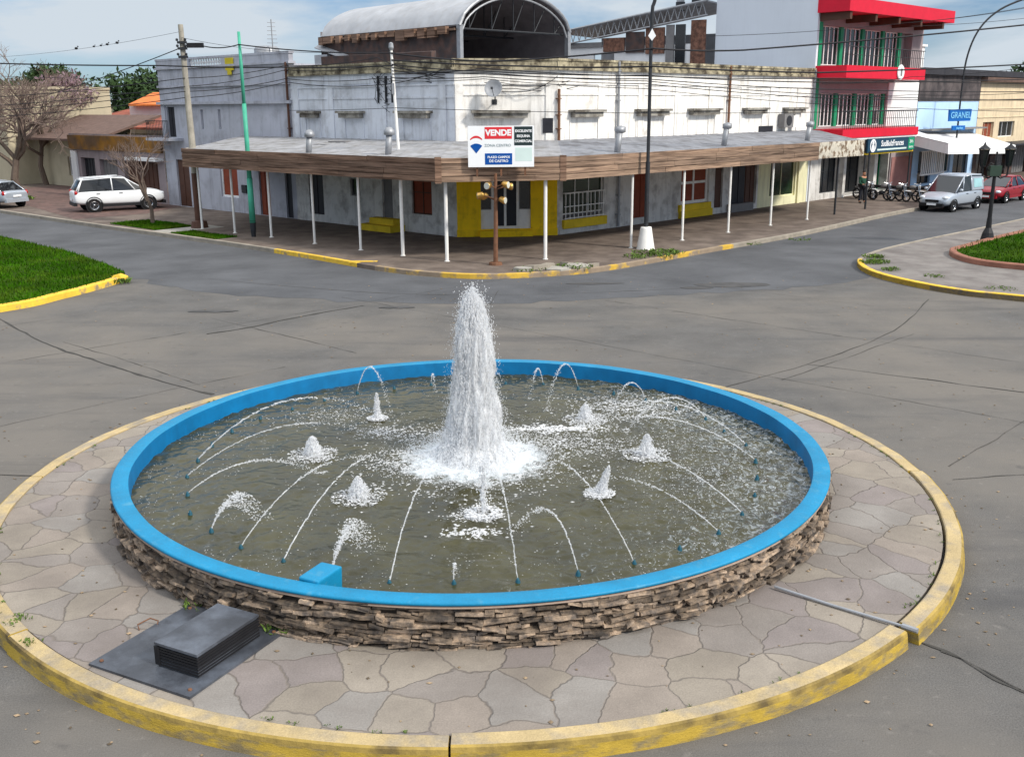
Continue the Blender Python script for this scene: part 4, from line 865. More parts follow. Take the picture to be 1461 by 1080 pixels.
wl = lambda t: FL @ Vector((-t, -.02, 0)); wr = lambda t: FR @ Vector((t, -.02, 0))
def P3(v, z): return (v.x, v.y, z)
def roofpatch(p0, p1, q1, q0, z0, z1, n, m_, name, t=.06, wav=.02):
    b = MB(); vs = []
    for i in range(n+1):
        for j in range(7):
            a = Vector((p0[0]+(p1[0]-p0[0])*i/n, p0[1]+(p1[1]-p0[1])*i/n)); c = Vector((q0[0]+(q1[0]-q0[0])*i/n, q0[1]+(q1[1]-q0[1])*i/n)); p = a.lerp(c, j/6)
            vs.append((p.x, p.y, z0+(z1-z0)*j/6+wav*noise.noise(Vector((p.x*.8, p.y*.8, 1)))+(.012 if i % 3 == 0 else 0)))
    b.add(vs, [(i*7+j, (i+1)*7+j, (i+1)*7+j+1, i*7+j+1) for i in range(n) for j in range(6)]); return b.build(name, M[m_], cb)
eLw = wl(15.2); eRw = wr(21.0)
roofpatch(PLe, PL0, C, eLw, 3.66, 4.06, 90, 'roof_pale', 'awning_roof'); roofpatch(PL0, PR0, A, C, 3.66, 4.06, 30, 'roof_pale', 'awning_roof'); roofpatch(PR0, PRe, eRw, A, 3.66, 4.06, 110, 'roof_felt', 'awning_roof')
b = MB(); pts = [PLe, PL0, PR0, PRe, eRw, Vector((A[0], A[1]-.02)), Vector((C[0], C[1]-.02)), eLw]; b.add([(p[0], p[1]+.02, 3.05) for p in pts], [tuple(range(8))]); b.build('awning_ceiling', M['ceil'], cb)
b = MB(); b.slab([P3(PLe, 3.7), P3(PLe, 3.0), P3(eLw, 3.0), P3(eLw, 4.0)], .04) if 0 else b.add([P3(PLe, 3.7), P3(PLe, 3.0), P3(eLw, 3.0), P3(eLw, 4.0)], [(0, 1, 2, 3)]); b.add([P3(PRe, 3.7), P3(PRe, 3.0), P3(eRw, 3.0), P3(eRw, 4.0)], [(0, 1, 2, 3)]); b.build('awning_end', M['stain_white'], cb)
POSTS = [(-14.0, 46.0), (-12.07, 44.3), (-10.12, 42.75), (-7.89, 40.6), (-5.76, 38.63), (-3.98, 37.05), (-2.27, 35.59), (1.22, 35.94), (4.6, 38.73), (6.92, 40.91), (9.3, 43.4), (11.73, 45.9), (14.04, 48.2)]
for i, (x, y) in enumerate(POSTS):
    b = MB(); r_ = .065 if 4 < i < 8 else .05; b.tube([(x, y, .13), (x, y, 3.06)], r_, 10); b.lathe([(.0, .165), (.1, .165), (.1, .15)], 10, (x, y, 0)); b.build('awning_post', M['white_metal'], cb)
for x, y in ((16.0, 50.3), (18.4, 52.9)):
    b = MB(); b.tube([(x, y, .13), (x, y, 3.06)], .05, 10); b.build('awning_post', M['dark_metal'], cb)
# roof vents on the awning
for x, y, h, dome in ((-8.0, 40.9, .62, 0), (-4.55, 38.3, .75, 0), (4.0, 38.9, .75, 1), (9.1, 44.2, .75, 1), (14.1, 49.3, .7, 1)):
    b = MB(); ln = .08 if x < 0 else .1; b.tube([(x, y, 3.6), (x+ln, y+.02, 3.75+h)], .12, 12)
    if dome: b.ball((x+ln*1.2, y+.02, 3.8+h), .2, st=(1.15, 1, .85)); b.ball((x+ln*1.2+.03, y+.05, 3.82+h), .19, st=(1.1, 1, .85))
    else: b.lathe([(0, .3), (.1, .28), (.2, .16), (.21, .02), (.13, 0)], 14, (x+ln, y+.02, 3.68+h))
    tag_ = b.build('vent_pipe', M['grey_metal'], cb, True)
b = MB(FL); b.box(-6.3, -5.1, -1.6, -1.0, 3.9, 4.0); b.box(-6.4, -5.2, -2.6, -2.2, 3.82, 3.9); b.build('roof_hatch', M['door_grey'], cb)
# insulator rack with tangled wire on the left wall
b = MB(FL)
for k in range(26):
    x, z = -4.2+random.uniform(-.55, .55), 6.1+random.uniform(-.6, .6); b.tube([(x, -.08, z), (x+random.uniform(-.25, .25), -.2, z+random.uniform(-.1, .25)), (x+random.uniform(-.4, .4), -.1, z+random.uniform(-.4, .4))], .012, 4)
for x in (-4.6, -4.1, -3.7): b.box(x-.02, x+.02, -.12, -.003, 5.6, 6.7)
b.build('wire_bracket', M['dark_metal'], cb)

# satellite dish on the chamfer
ds = thing('satellite_dish', 'small grey satellite dish on the sunlit chamfered wall', 'satellite dish', tuple(FC @ Vector((1.62, -.02, 5.55))))
b = MB(FC); b.tube([(1.62, -.003, 5.6), (1.62, -.3, 5.62), (1.6, -.42, 6.0)], .025, 6); b.box(1.52, 1.72, -.03, -.003, 5.5, 5.7); b.build('bracket', M['dark_metal'], ds)
dm = FC @ Matrix.Translation((1.55, -.52, 6.1)) @ Matrix.Rotation(R(70), 4, 'X') @ Matrix.Rotation(R(-18), 4, 'Y')
b = MB(dm); b.lathe([(0, 0), (.14, .012), (.27, .05), (.36, .1), (.365, .1), (.28, .035), (.14, -.004), (0, -.012)], 24); b.build('dish', M['grey_metal'], ds, True)
b = MB(dm); b.tube([(0, -.3, .06), (0, -.1, .36)], .012, 6); b.box(-.04, .04, -.14, -.06, .34, .42); b.build('feed_arm', M['dark_metal'], ds)
ac = thing('air_conditioner', 'grey air conditioner unit on the white upper wall near the red building', 'air conditioner', tuple(FR @ Vector((17.9, -.02, 4.2))))
b = MB(FR); b.box(17.0, 17.85, -.42, -.05, 4.25, 4.95); b.build('casing', M['door_grey'], ac); b = MB(FR @ Matrix.Translation((17.45, -.425, 4.6)) @ Matrix.Rotation(PI/2, 4, 'X')); b.lathe([(.26, 0), (.26, .02), (.2, .02), (.0, .012)], 18); b.build('fan_grille', M['dark_metal'], ac)
b = MB(FR); b.box(18.1, 18.5, -.3, -.02, 4.25, 4.85); b.box(18.45, 18.85, -.2, -.02, 4.75, 5.0); b.build('junction_box', M['white_metal'], ac)

# sale board on the awning
sb = thing('sale_board', 'white board with red and blue panels standing on the awning corner', 'signboard', (-.32, 35.05, 3.43))
SF = frame(-1.44, 35.02, 2.24, .06, 3.44); SW, SH = 2.24, 1.36
b = MB(SF); b.box(0, SW, 0, .05, 0, SH); b.build('board', M['sign_white'], sb)
b = MB(SF)
for x in (.3, 1.12, 1.94): b.box(x-.03, x+.03, .06, .11, -.3, SH-.05)
for z in (.2, 1.1): b.box(.02, SW-.02, .11, .15, z-.03, z+.03)
b.build('back_frame', M['rust'], sb)
def rect(b, u0, u1, v0, v1, d=-.006): b.box(u0*SW, u1*SW, d, -.001, (1-v1)*SH, (1-v0)*SH)
b = MB(SF); rect(b, .255, .665, .03, .315); b.build('red_panel', M['sign_red'], sb)
b = MB(SF); rect(b, .255, .668, .665, .94); b.build('blue_panel', M['sign_deep'], sb)
b = MB(SF); rect(b, .70, .975, .02, .475); b.build('black_panel', M['sign_black'], sb)
b = MB(SF); rect(b, .715, .97, .53, .86, -.004); b.build('pale_panel', M['sign_pale'], sb)
def stext(txt, u, v, size, m_, bold=.0, sx=1.0, d=-.0085):
    b = MB(); text_mesh(txt, size, SF @ Matrix.Translation((u*SW, d, (1-v)*SH)), b, bold, sx); return b.build('lettering', m_, sb)
stext('VENDE', .46, .172, .27, M['sign_white'], .012, 1.02)
stext('ZONA CENTRO', .45, .475, .125, M['sign_greytext'], .001, 1.0)
stext('PLAZO CAMPOS', .463, .76, .105, M['sign_white'], .003, .98); stext('DE CASTRO', .463, .855, .115, M['sign_white'], .003, 1.05)
for i, tx in enumerate(('EXCELENTE', 'ESQUINA', 'COMERCIAL')): stext(tx, .838, .13+.122*i, .112, M['sign_white'], .004, .95)
def logo(m_, z_of, u0=.035, u1=.215, n=18, name='logo'):
    b = MB(SF); top, bot = z_of; vs = []
    for i in range(n+1):
        t = i/n; x = (u0+(u1-u0)*t)*SW; vs += [(x, -.006, (1-top(t))*SH), (x, -.006, (1-bot(t))*SH)]
    b.add(vs, [(2*i, 2*i+1, 2*i+3, 2*i+2) for i in range(n)]); b.build(name, m_, sb)
cap = lambda t: (2*t-1)**2
logo(M['sign_red'], (lambda t: .235+.075*cap(t), lambda t: .29+.055*cap(t)))
logo(M['sign_deep'], (lambda t: .425+.055*cap(t), lambda t: .665-.18*abs(2*t-1)))

# ------------------------------------------------------------------ grey two-storey building on the left
gb = thing('grey_building', 'grey two storey building with balustrade, left of the white corner building', 'building', tuple(FL @ Vector((-17, 0, .15))))
opG = [(-17.6, -16.0, .9, 2.8), (-14.1, -13.2, .16, 2.8), (-11.9, -11.35, .16, 2.9), (-22.4, -21.6, 3.9, 5.5), (-19.0, -18.75, 4.35, 5.35), (-17.35, -17.1, 4.35, 5.35), (-21.9, -20.6, .16, 2.7)]
b = MB(FL); b.wall(-23, -11, .1, 7.45, opG); b.fr(FL @ Matrix.Translation((-23, 0, 0)) @ Matrix.Rotation(-PI/2, 4, 'Z')); b.wall(-8, 0, .1, 7.45); b.fr(FL @ Matrix.Translation((-11, 0, 0)) @ Matrix.Rotation(PI/2, 4, 'Z')); b.wall(0, 8, 6.8, 7.45); b.build('wall', M['grey_wall'], gb)
b = MB(FL); b.box(-22.9, -11.1, .1, 8, 7.0, 7.1); b.build('roof', M['roof_felt'], gb)
b = MB(FL); b.box(-23.1, -10.9, -.2, -.003, 5.62, 5.76); b.box(-23.05, -10.95, -.1, -.003, 6.5, 6.62); b.box(-23.12, -10.88, -.12, .3, 7.45, 7.55); b.box(-23.1, -10.9, -.05, .25, 7.9, 8.0)
for x0, x1 in ((-23.05, -19.7), (-16.7, -10.95)): b.box(x0, x1, -.03, .22, 7.55, 7.9)
b.build('cornice', M['grey_wall'], gb)
b = MB(FL)
for i in range(13): b.fr(FL @ Matrix.Translation((-19.6+i*.235, .09, 7.55))); b.lathe([(.06, 0), (.035, .06), (.075, .16), (.035, .28), (.06, .35)], 8)
b.build('balustrade', M['white_clean'], gb)
for x in (-22.7, -20.1, -11.3): b = MB(FL); b.box(x-.2, x+.2, -.06, -.003, 3.9, 5.6); b.build('pilaster', M['grey_wall'], gb)
for a_, c_ in ((-19.0, -18.75), (-17.35, -17.1)): panel(gb, FL, a_, c_, 4.35, 5.35, 'white_clean', 'niche', .2)
panel(gb, FL, -22.4, -21.6, 3.9, 5.5, 'door_dark', 'balcony_door', .16, 2)
b = MB(FL); b.box(-23.3, -20.9, -.9, -.003, 3.72, 3.86)
b.build('balcony', M['grey_wall'], gb)
b = MB(FL)
for i in range(15): b.box(-23.2+i*.16, -23.18+i*.16, -.86, -.84, 3.86, 4.75)
b.box(-23.25, -20.95, -.87, -.83, 4.75, 4.79); b.build('balcony_rail', M['dark_metal'], gb)
w = win(gb, FL, -17.6, -16.0, .9, 2.8, 'shutter', 'white_clean', 2, 1, .16, .1); panel(gb, FL, -14.1, -13.2, .16, 2.8, 'shutter', 'door', .16, 2); panel(gb, FL, -11.9, -11.35, .16, 2.9, 'door_dark', 'door', .16); panel(gb, FL, -21.9, -20.6, .16, 2.7, 'door_brown', 'door', .16, 2)
b = MB(FL); b.box(-15.6, -15.2, -.08, -.003, 1.2, 1.6); b.build('meter_box', M['dark_metal'], gb)
tk = thing('water_tank', 'low round metal water tank on the grey building roof', 'water tank', tuple(FL @ Vector((-14.4, 1.2, 7.1))))
b = MB(FL @ Matrix.Translation((-14.4, 1.2, 7.1))); b.lathe([(0, 0), (.62, 0), (.62, 1.15), (.5, 1.28), (0, 1.32)], 24); b.build('tank_body', M['grey_metal'], tk, True)
an = MB(FL); an.tube([(-13.6, 1.0, 7.1), (-13.6, 1.0, 9.6)], .03, 6)
for k in range(6): an.tube([(-13.75+.02*k, .8, 8.5+k*.19), (-13.45-.02*k, 1.2, 8.5+k*.19)], .015, 5)
tag(an.build('antenna', M['grey_metal']), 'thin mast antenna on the grey building roof', 'antenna')
ys = MB(FL); ys.box(-16.2, -15.5, -.1, -.06, 7.25, 7.85); ys.box(-16.05, -15.7, -.1, -.06, 7.0, 7.25); tag(ys.build('yellow_panel', M['ball']), 'small yellow panel on the parapet behind the turquoise pole', 'panel')

# ------------------------------------------------------------------ vaulted shed behind the corner building
vs_ = thing('vaulted_shed', 'open ended shed with curved metal roof rising behind the parapet', 'shed', (-2, 54, 6.9))
FV = frame(-2.5, 50.2, *eR); WV, LV = 7.7, 11.2
def vprof(k, n=26, w=WV, zs=9.15, rise=1.72): t = k/n; x = w*t; return x, zs+rise*(max(0, 1-(2*t-1)**2))**.62
b = MB(FV); n = 26; vs = []
for k in range(n+1):
    x, z = vprof(k); vs += [(x, -.25, z), (x, LV, z), (x, -.25, z-.06), (x, LV, z-.06)]
b.add(vs, [(4*k, 4*k+4, 4*k+5, 4*k+1) for k in range(n)]); b.build('roof', M['sheet'], vs_, True)
b = MB(FV); b.add([(v[0], v[1], v[2]-.06) for v in vs], [(4*k, 4*k+1, 4*k+5, 4*k+4) for k in range(n)]); b.quad((0, LV, 6.9), (WV, LV, 6.9), (WV, LV, 9.4), (0, LV, 9.4))
b.add([(vprof(k)[0], LV-.02, vprof(k)[1]-.1) for k in range(n+1)], [tuple(range(n+1))]); b.quad((WV-.05, 0, 6.9), (WV-.05, LV, 6.9), (WV-.05, LV, 9.1), (WV-.05, 0, 9.1)); b.build('lining', M['shed_dark'], vs_)
b = MB(FV); b.wall(0, 0, 0, 0) if 0 else b.quad((.05, 0, 6.9), (.05, LV, 6.9), (.05, LV, 8.85), (.05, 0, 8.85)); b.build('side_wall', M['brick_dark'], vs_)
b = MB(FV); b.tube([(vprof(k)[0], -.2, vprof(k)[1]-.05) for k in range(n+1)], .09, 8); b.tube([(vprof(k)[0]*.955+.17, -.15, vprof(k)[1]-.33) for k in range(n+1)], .05, 8); b.box(-.02, .18, -.25, .0, 6.9, 9.15); b.box(WV-.18, WV+.02, -.25, 0, 6.9, 9.15); b.build('arch_frame', M['grey_metal'], vs_, False)
b = MB(FV)
for y in (.1, 3.8, 7.5):
    b.tube([(.2, y, 9.0), (WV-.2, y, 9.0)], .05, 6)
    for k in range(3, 24, 5): x, z = vprof(k); b.tube([(x, y, 9.0), (x, y, z-.1)], .03, 5); x2, z2 = vprof(min(n-1, k+3)); b.tube([(x, y, 9.0), (x2, y, z2-.1)], .03, 5)
b.build('truss', M['dark_metal'], vs_)
b = MB(FV)
for k in range(14): y = .5+k*.78; b.box(-.28, -.05, y, y+random.uniform(.3, .75), 8.75+random.uniform(-.15, .1), 9.1)
b.box(-.15, -.04, 0, LV, 8.9, 9.0); b.build('eave_boards', M['wood_dark'], vs_)
b = MB(FV); b.slab([(-.3, 7.2, 7.6), (-.3, 11.4, 8.6), (.0, 11.4, 8.75), (.0, 7.2, 7.75)], .06); b.box(-.2, .02, 10.4, 11.6, 6.9, 8.2); b.build('leaning_sheet', M['sheet'], vs_)
b = MB(FL); b.box(-10.6, -3, 1.6, 1.9, 6.9, 7.75, .02); b.build('roof_wall', M['brick_dark']); tag(bpy.data.objects['roof_wall'], 'low dark brick wall along the roof behind the left parapet', 'wall')

# ------------------------------------------------------------------ red and white three-storey building (right)
rb = thing('red_banded_building', 'three storey building with red bands, green frames and a tall blank pale gable', 'building', tuple(FR @ Vector((27, 0, .15))))
DP = 1.85; X0, X1 = 20.65, 33.5
b = MB(FR); b.wall(X0, X1, 3.5, 10.2, [(21.2, 29.2, 4.2, 6.0), (21.0, 32.0, 7.5, 9.55)], .5); b.box(X0, X1, .5, .6, 3.5, 10.2); b.build('wall', M['pinkgrey'], rb)
b = MB(FR); b.quad((X0-.02, .02, 3.4), (X0-.02, 6.5, 3.4), (X0-.02, 6.5, 15), (X0-.02, .02, 10.2)) if 0 else None
b.box(X0-.2, X0-.003, -.02, 6.5, .1, 10.7); b.box(X0-.2, X0+.1, -.02, 1.6, 10.7, 15.5); b.box(X0-.2, X0+7, 1.6, 6.5, 10.7, 15.5); b.box(X0, X1, 6.3, 6.5, .1, 10.7); b.build('gable', M['blank'], rb)
b = MB(FR); b.box(X0, X1-.01, .01, 6.3, 10.0, 10.1); b.build('roof', M['roof_felt'], rb)
for x0, x1, z0, z1, nm in ((20.35, 33.5, 10.13, 10.82, 'red_cornice'), (20.5, 30.1, 6.77, 7.42, 'red_slab'), (20.6, 29.9, 3.62, 4.08, 'red_slab')):
    b = MB(FR); b.box(x0, x1, -DP, -.005, z0, z1); b.build(nm, M['red'], rb)
b = MB(FR); b.box(20.65, 29.88, -DP+.05, -.005, 3.5, 3.615); b.build('slab_underside', M['white_clean'], rb)
# beams between cornice and windows
for x in (20.75, 23.6, 26.4, 29.2, 32.2): b = MB(FR); b.box(x-.12, x+.12, -DP+.1, -.005, 9.75, 10.12); b.build('bracket', M['door_brown'], rb)
for z0, z1, xs in ((7.5, 9.55, (21.1, 23.4, 25.9, 28.4, 30.6)), (4.2, 6.0, (21.3, 23.3, 25.5, 27.6, 29.1))):
    for i in range(len(xs)-1):
        win(rb, FR, xs[i]+.17, xs[i+1]-.17, z0, z1, 'glass', 'white_clean', 4, 1, .3, .05, bar=.075)
    for x in xs: b = MB(FR); b.box(x-.16, x+.16, .1, .34, z0, z1); b.build('green_pillar', M['green_frame'], rb)
b = MB(FR); b.box(X0+.02, X0+.3, -.06, -.004, 4.1, 9.7); b.build('green_edge', M['green_frame'], rb)
b = MB(FR); b.box(29.3, 33.4, -.06, -.004, 4.1, 6.7); b.build('white_bay', M['white_clean'], rb)
for z0, x1 in ((7.42, 30.0), (4.08, 29.8)):
    b = MB(FR)
    for i in range(int((x1-20.6)/.24)): b.tube([(20.65+i*.24, -DP+.08, z0), (20.65+i*.24, -DP+.08, z0+.95)], .017, 5)
    b.tube([(20.6, -DP+.08, z0+.97), (x1, -DP+.08, z0+.97)], .025, 6); b.tube([(20.6, -DP+.08, z0+.55), (x1, -DP+.08, z0+.55)], .015, 6)
    b.build('balcony_rail', M['dark_metal'], rb)
b = MB(FR @ Matrix.Translation((26.8, -DP-.02, 7.15)) @ Matrix.Rotation(PI/2, 4, 'X')); b.lathe([(0, .06), (.38, .06), (.42, .03), (.42, 0), (0, 0)], 28); o = b.build('round_sign', M['sign_white'], rb)
b = MB(FR); b.box(26.7, 26.9, -DP-.09, -DP-.082, 6.95, 7.35); sub('emblem', b, M['door_grey'], o, rb)
# ground floor of the red building
b = MB(FR); b.wall(X0, 24, .1, 3.5, [(21.9, 23.8, .5, 2.9)], .3); b.box(24.0, 24.3, -.3, .3, .1, 3.5); b.wall(24.3, X1, .1, 3.5, [(24.6, 28.4, .2, 2.8), (28.8, 30.2, .2, 2.5)], 1.2); b.build('shop_wall', M['lower_grey'], rb)
b = MB(FR); b.box(30.3, 33.3, -.1, -.004, .2, 3.0); b.build('red_panel', M['pinkgrey'], rb)
b = MB(FR); b.box(30.4, 33.2, -.14, -.1, .3, 2.2); b.build('roller_shutter', mat('dusty_red_shutter', S(150, 108, 104), .8, .1, 2), rb)
win(rb, FR, 21.9, 23.8, .5, 2.9, 'glass', 'dark_metal', 3, 2, .2); win(rb, FR, 24.6, 28.4, .2, 2.8, 'glass', 'dark_metal', 4, 2, 1.1, name='shopfront'); win(rb, FR, 28.8, 30.2, .2, 2.5, 'glass_green', 'green_frame', 2, 1, .6, name='door')
b = MB(FR); b.box(23.4, 29.4, -DP-.02, -DP+.1, 2.66, 2.74); b.build('sign_ledge', M['yellow_step'], rb)
for x in (23.6, 29.3): b = MB(FR); b.tube([(x, -DP+.1, .1), (x, -DP+.1, 3.62)], .05, 8); b.build('canopy_post', M['dark_metal'], rb)
ss = thing('shop_sign', 'long navy and green shop sign below the lowest red band', 'shop sign', tuple(FR @ Vector((26.4, -DP, 2.74))))
FS = FR @ Matrix.Translation((23.4, -DP-.06, 2.75)); SLn = 5.9
b = MB(FS); b.box(0, SLn, -.05, .05, 0, .78); b.build('board', M['sign_navy'], ss)
b = MB(FS); b.box(5.05, SLn-.08, -.062, -.05, .04, .74); b.build('green_panel', M['sign_green'], ss)
b = MB(FS @ Matrix.Translation((.62, -.051, .39)) @ Matrix.Rotation(PI/2, 4, 'X')); b.lathe([(.36, 0), (.36, .012), (.27, .012), (.27, 0)], 24); b.lathe([(0, .012), (.12, .012), (.12, 0)], 12, (0, .14, 0)); b.lathe([(0, .012), (.17, .012), (.17, 0)], 12, (0, -.1, 0)); b.build('emblem', M['sign_white'], ss)
b = MB(); text_mesh('Sud&ulzFrances', .46, FS @ Matrix.Translation((3.02, -.056, .47)), b, .008, .98); b.build('lettering', M['sign_white'], ss)
b = MB(FS); b.box(1.15, 4.85, -.06, -.05, .1, .19); b.build('stripe', M['sign_pale'], ss)
b = MB(); text_mesh('24 h', .26, FS @ Matrix.Translation((5.44, -.066, .5)), b, .004); text_mesh('abierto', .2, FS @ Matrix.Translation((5.44, -.066, .2)), b, .002); b.build('lettering', M['sign_white'], ss)

# brick shed with sloping lattice roof beam, behind the parapet left of the blank gable
tb = thing('brick_workshop', 'brick and plaster building under a sloping steel lattice beam', 'building', (8, 64.5, .1))
Ft = frame(3.3, 66.8, 11.45-3.3, 62.0-66.8); Lt = math.hypot(8.15, 4.8)
ztop = lambda x: 9.85+(11.25-9.85)*x/Lt
b = MB(Ft); b.wall(0, Lt, 5.5, 8.9, [(2.2, 3.6, 7.6, 8.5), (6.3, 7.0, 7.2, 9.0)][:1]); b.build('wall', M['white_clean'], tb)
for x0, x1, z0, z1, m_ in ((Lt-.9, Lt, 7.2, 10.2, 'brick'), (4.4, 5.6, 8.5, 9.7, 'brick_dark'), (5.7, 6.9, 8.4, 10.0, 'brick'), (2.9, 4.3, 8.6, 9.4, 'brick'), (7.0, 7.5, 7.5, 10.0, 'door_grey'), (7.6, 8.2, 7.5, 10.0, 'glass'), (.3, 2.8, 8.9, 9.3, 'door_grey')):
    b = MB(Ft); b.box(x0, x1, -.12, -.003, z0, min(z1, ztop((x0+x1)/2)-.9)); b.build('wall_panel', M[m_], tb)
b = MB(Ft); n = 22
for k in range(n):
    xa, xb = Lt*k/n, Lt*(k+1)/n; b.tube([(xa, -.2, ztop(xa)-.75), ((xa+xb)/2, -.2, ztop((xa+xb)/2)-.06), (xb, -.2, ztop(xb)-.75)], .035, 5)
b.tube([(-.2, -.2, ztop(0)), (Lt+.1, -.2, ztop(Lt))], .07, 6); b.tube([(-.2, -.2, ztop(0)-.8), (Lt+.1, -.2, ztop(Lt)-.8)], .05, 6); b.build('lattice_beam', M['grey_metal'], tb)
b = MB(Ft); b.slab([(-.3, -.1, ztop(0)+.02), (Lt, -.1, ztop(Lt)+.02), (Lt, 6, ztop(Lt)+.02), (-.3, 6, ztop(0)+.02)], .08); b.box(-.1, Lt, 5.9, 6.0, 5.5, 9.8); b.build('roof', M['sheet'], tb)
for i, x in enumerate((7.25, 8.25)):
    q = Ft @ Vector((x, 1.4, ztop(x))); b = MB(); b.tube([(q.x, q.y, q.z-.05), (q.x, q.y, q.z+.45)], .28, 12); f_ = b.build('flue_base', M['dark_metal'], tb); b = MB(); b.tube([(q.x, q.y, q.z+.45), (q.x, q.y, q.z+2.6)], .24, 12); b.build('flue', M['sheet'], tb)

# pale blue shop, white canopy, dark building and beige building further right
lb = thing('pale_blue_shop', 'pale blue shop front with dark upper storey, right of the red banded building', 'building', tuple(FR @ Vector((38, 0, .15))))
b = MB(FR); b.wall(33.6, 43.3, .1, 5.55, [(34.5, 36.5, .3, 2.4), (37.3, 39.5, .9, 2.3), (40.0, 42.5, .3, 2.4)], .3); b.box(33.6, 43.3, 6, 6.2, .1, 5.5); b.build('wall', M['lightblue'], lb)
b = MB(FR); b.box(33.58, 43.3, -.05, 6.2, 5.56, 7.2); b.build('upper_storey', mat('dark_grimy_wall', S(92, 84, 84), .9, .2, 1.5, col2=S(60, 56, 58), mix=(.4, .6), scale2=1), lb)
b = MB(FR); b.box(33.5, 52, -.35, 6, 7.2, 7.6); b.build('roof_band', mat('black_roof_band', S(52, 52, 58), .8, .2, 2), lb)
win(lb, FR, 34.5, 36.5, .3, 2.4, 'glass', 'dark_metal', 2, 1, .2); win(lb, FR, 40.0, 42.5, .3, 2.4, 'glass', 'dark_metal', 2, 1, .2, name='door')
w = win(lb, FR, 37.3, 39.5, .9, 2.3, 'glass_green', 'white_clean', 2, 1, .2)
b = MB(FR)
for i in range(13): b.box(33.9+i*.28, 34.02+i*.28, -.5, -.46, 1.0, 2.4)
b.box(33.8, 37.5, -.52, -.44, .9, 1.0); b.box(33.8, 37.5, -.52, -.44, 2.4, 2.46); b.build('white_railing', M['white_clean'], lb)
b = MB(FR); b.slab([(31.2, -.02, 3.75), (31.2, -3.2, 3.1), (42.2, -3.2, 2.65), (42.2, -.02, 3.5)], .06); b.add([(31.2, -3.2, 3.1), (31.2, -3.25, 2.45), (42.2, -3.25, 2.1), (42.2, -3.2, 2.65)], [(0, 1, 2, 3)]); b.add([(31.2, -.02, 3.75), (31.2, -.02, 3.1), (31.2, -3.25, 2.45), (31.2, -3.2, 3.1)], [(0, 1, 2, 3)]); b.build('white_canopy', M['white_clean'], lb)
b = MB(FR); b.box(34.0, 43.0, -.9, -.05, 3.72, 3.82); b.build('ledge', M['door_grey'], lb)
bs = thing('blue_sign', 'blue hanging shop sign on a dark pole above the white canopy', 'shop sign', tuple(FR @ Vector((36.4, -1.5, 2.9))))
Fb = FR @ Matrix.Translation((36.05, -1.7, 4.25)) @ Matrix.Rotation(R(-14), 4, 'Z')
b = MB(Fb); b.box(-1.05, 1.1, -.06, .06, .05, .8, .03); b.box(-.6, .65, -.05, .05, -.5, -.22); b.build('board', M['sign_blue'], bs)
b = MB(); text_mesh('GRANEL', .54, Fb @ Matrix.Translation((.03, -.1, .42)), b, .008, .98); text_mesh('market', .24, Fb @ Matrix.Translation((.03, -.1, -.37)), b, .004); b.build('lettering', mat('sign_sky', S(120, 186, 226), .5, 0), bs)
b = MB(Fb); b.tube([(.1, .1, -1.6), (.1, .1, 1.0)], .05, 8); b.build('pole', M['dark_metal'], bs)
be = thing('beige_building', 'beige clad building at the far right edge above the red car', 'building', tuple(FR @ Vector((48, 0, .15))))
b = MB(FR); b.wall(43.35, 60, 2.6, 6.85, [(44.5, 46.5, 3.0, 4.1), (47.5, 50.5, 3.0, 4.1)], .3); b.box(43.35, 60, 7, 7.2, .1, 6.8)
for z in (4.4, 5.0, 5.6, 6.2): b.box(43.35, 60, -.05, -.004, z, z+.06)
b.build('wall', M['beige'], be)
b = MB(FR); b.box(43.2, 60, -.5, 7.2, 6.86, 7.15); b.build('roof_edge', M['tile_brown'], be)
b = MB(FR); b.wall(43.35, 60, .1, 2.6, [(44, 46.5, .2, 2.3), (47.5, 49.5, .2, 2.3), (51, 54, .2, 2.3)], .4); b.build('lower_wall', M['brick_dark'], be)
win(be, FR, 44.5, 46.5, 3.0, 4.1, 'shutter', 'beige', 3, 1, .2); win(be, FR, 47.5, 50.5, 3.0, 4.1, 'glass', 'white_clean', 3, 1, .2); win(be, FR, 44, 46.5, .2, 2.3, 'glass', 'door_brown', 2, 1, .3, name='door'); panel(be, FR, 47.5, 49.5, .2, 2.3, 'door_grey', 'door', .3, 6); panel(be, FR, 51, 54, .2, 2.3, 'door_grey', 'door', .3, 6)
b = MB(FR); b.box(43.4, 60, -2.2, -.01, 2.5, 2.62); b.build('awning', M['door_dark'], be)
# white blocks on the skyline behind
def block(name, label, Fm, x0, x1, y0, y1, z1, m_, wins=(), z0=.1):
    t = thing(name, label, 'building', tuple(Fm @ Vector(((x0+x1)/2, (y0+y1)/2, .1))))
    b = MB(Fm); b.wall(x0, x1, z0, z1, [(w_[0], w_[1], w_[2], w_[3]) for w_ in wins], .2, y0); b.quad((x0, y1, z0), (x0, y0, z0), (x0, y0, z1), (x0, y1, z1)); b.quad((x1, y0, z0), (x1, y1, z0), (x1, y1, z1), (x1, y0, z1)); b.quad((x1, y1, z0), (x0, y1, z0), (x0, y1, z1), (x1, y1, z1)); b.build('wall', M[m_], t)
    b = MB(Fm); b.box(x0-.15, x1+.15, y0-.15, y1+.15, z1, z1+.18); b.build('roof', M[m_], t)
    for w_ in wins: win(t, Fm @ Matrix.Translation((0, y0, 0)), *w_[:4], 'glass', 'white_metal', 2, 1, .15)
    return t
block('white_tower', 'narrow white stair tower rising right of the red banded building', FR, 33.9, 36.2, 5.2, 9, 9.6, 'white_clean', [(34.6, 35.4, 8.0, 9.0)])
block('pale_block', 'low pale grey block behind the dark roof band', FR, 36.4, 41.5, 8, 14, 8.9, 'blank', [(37.2, 38.2, 7.6, 8.4)])
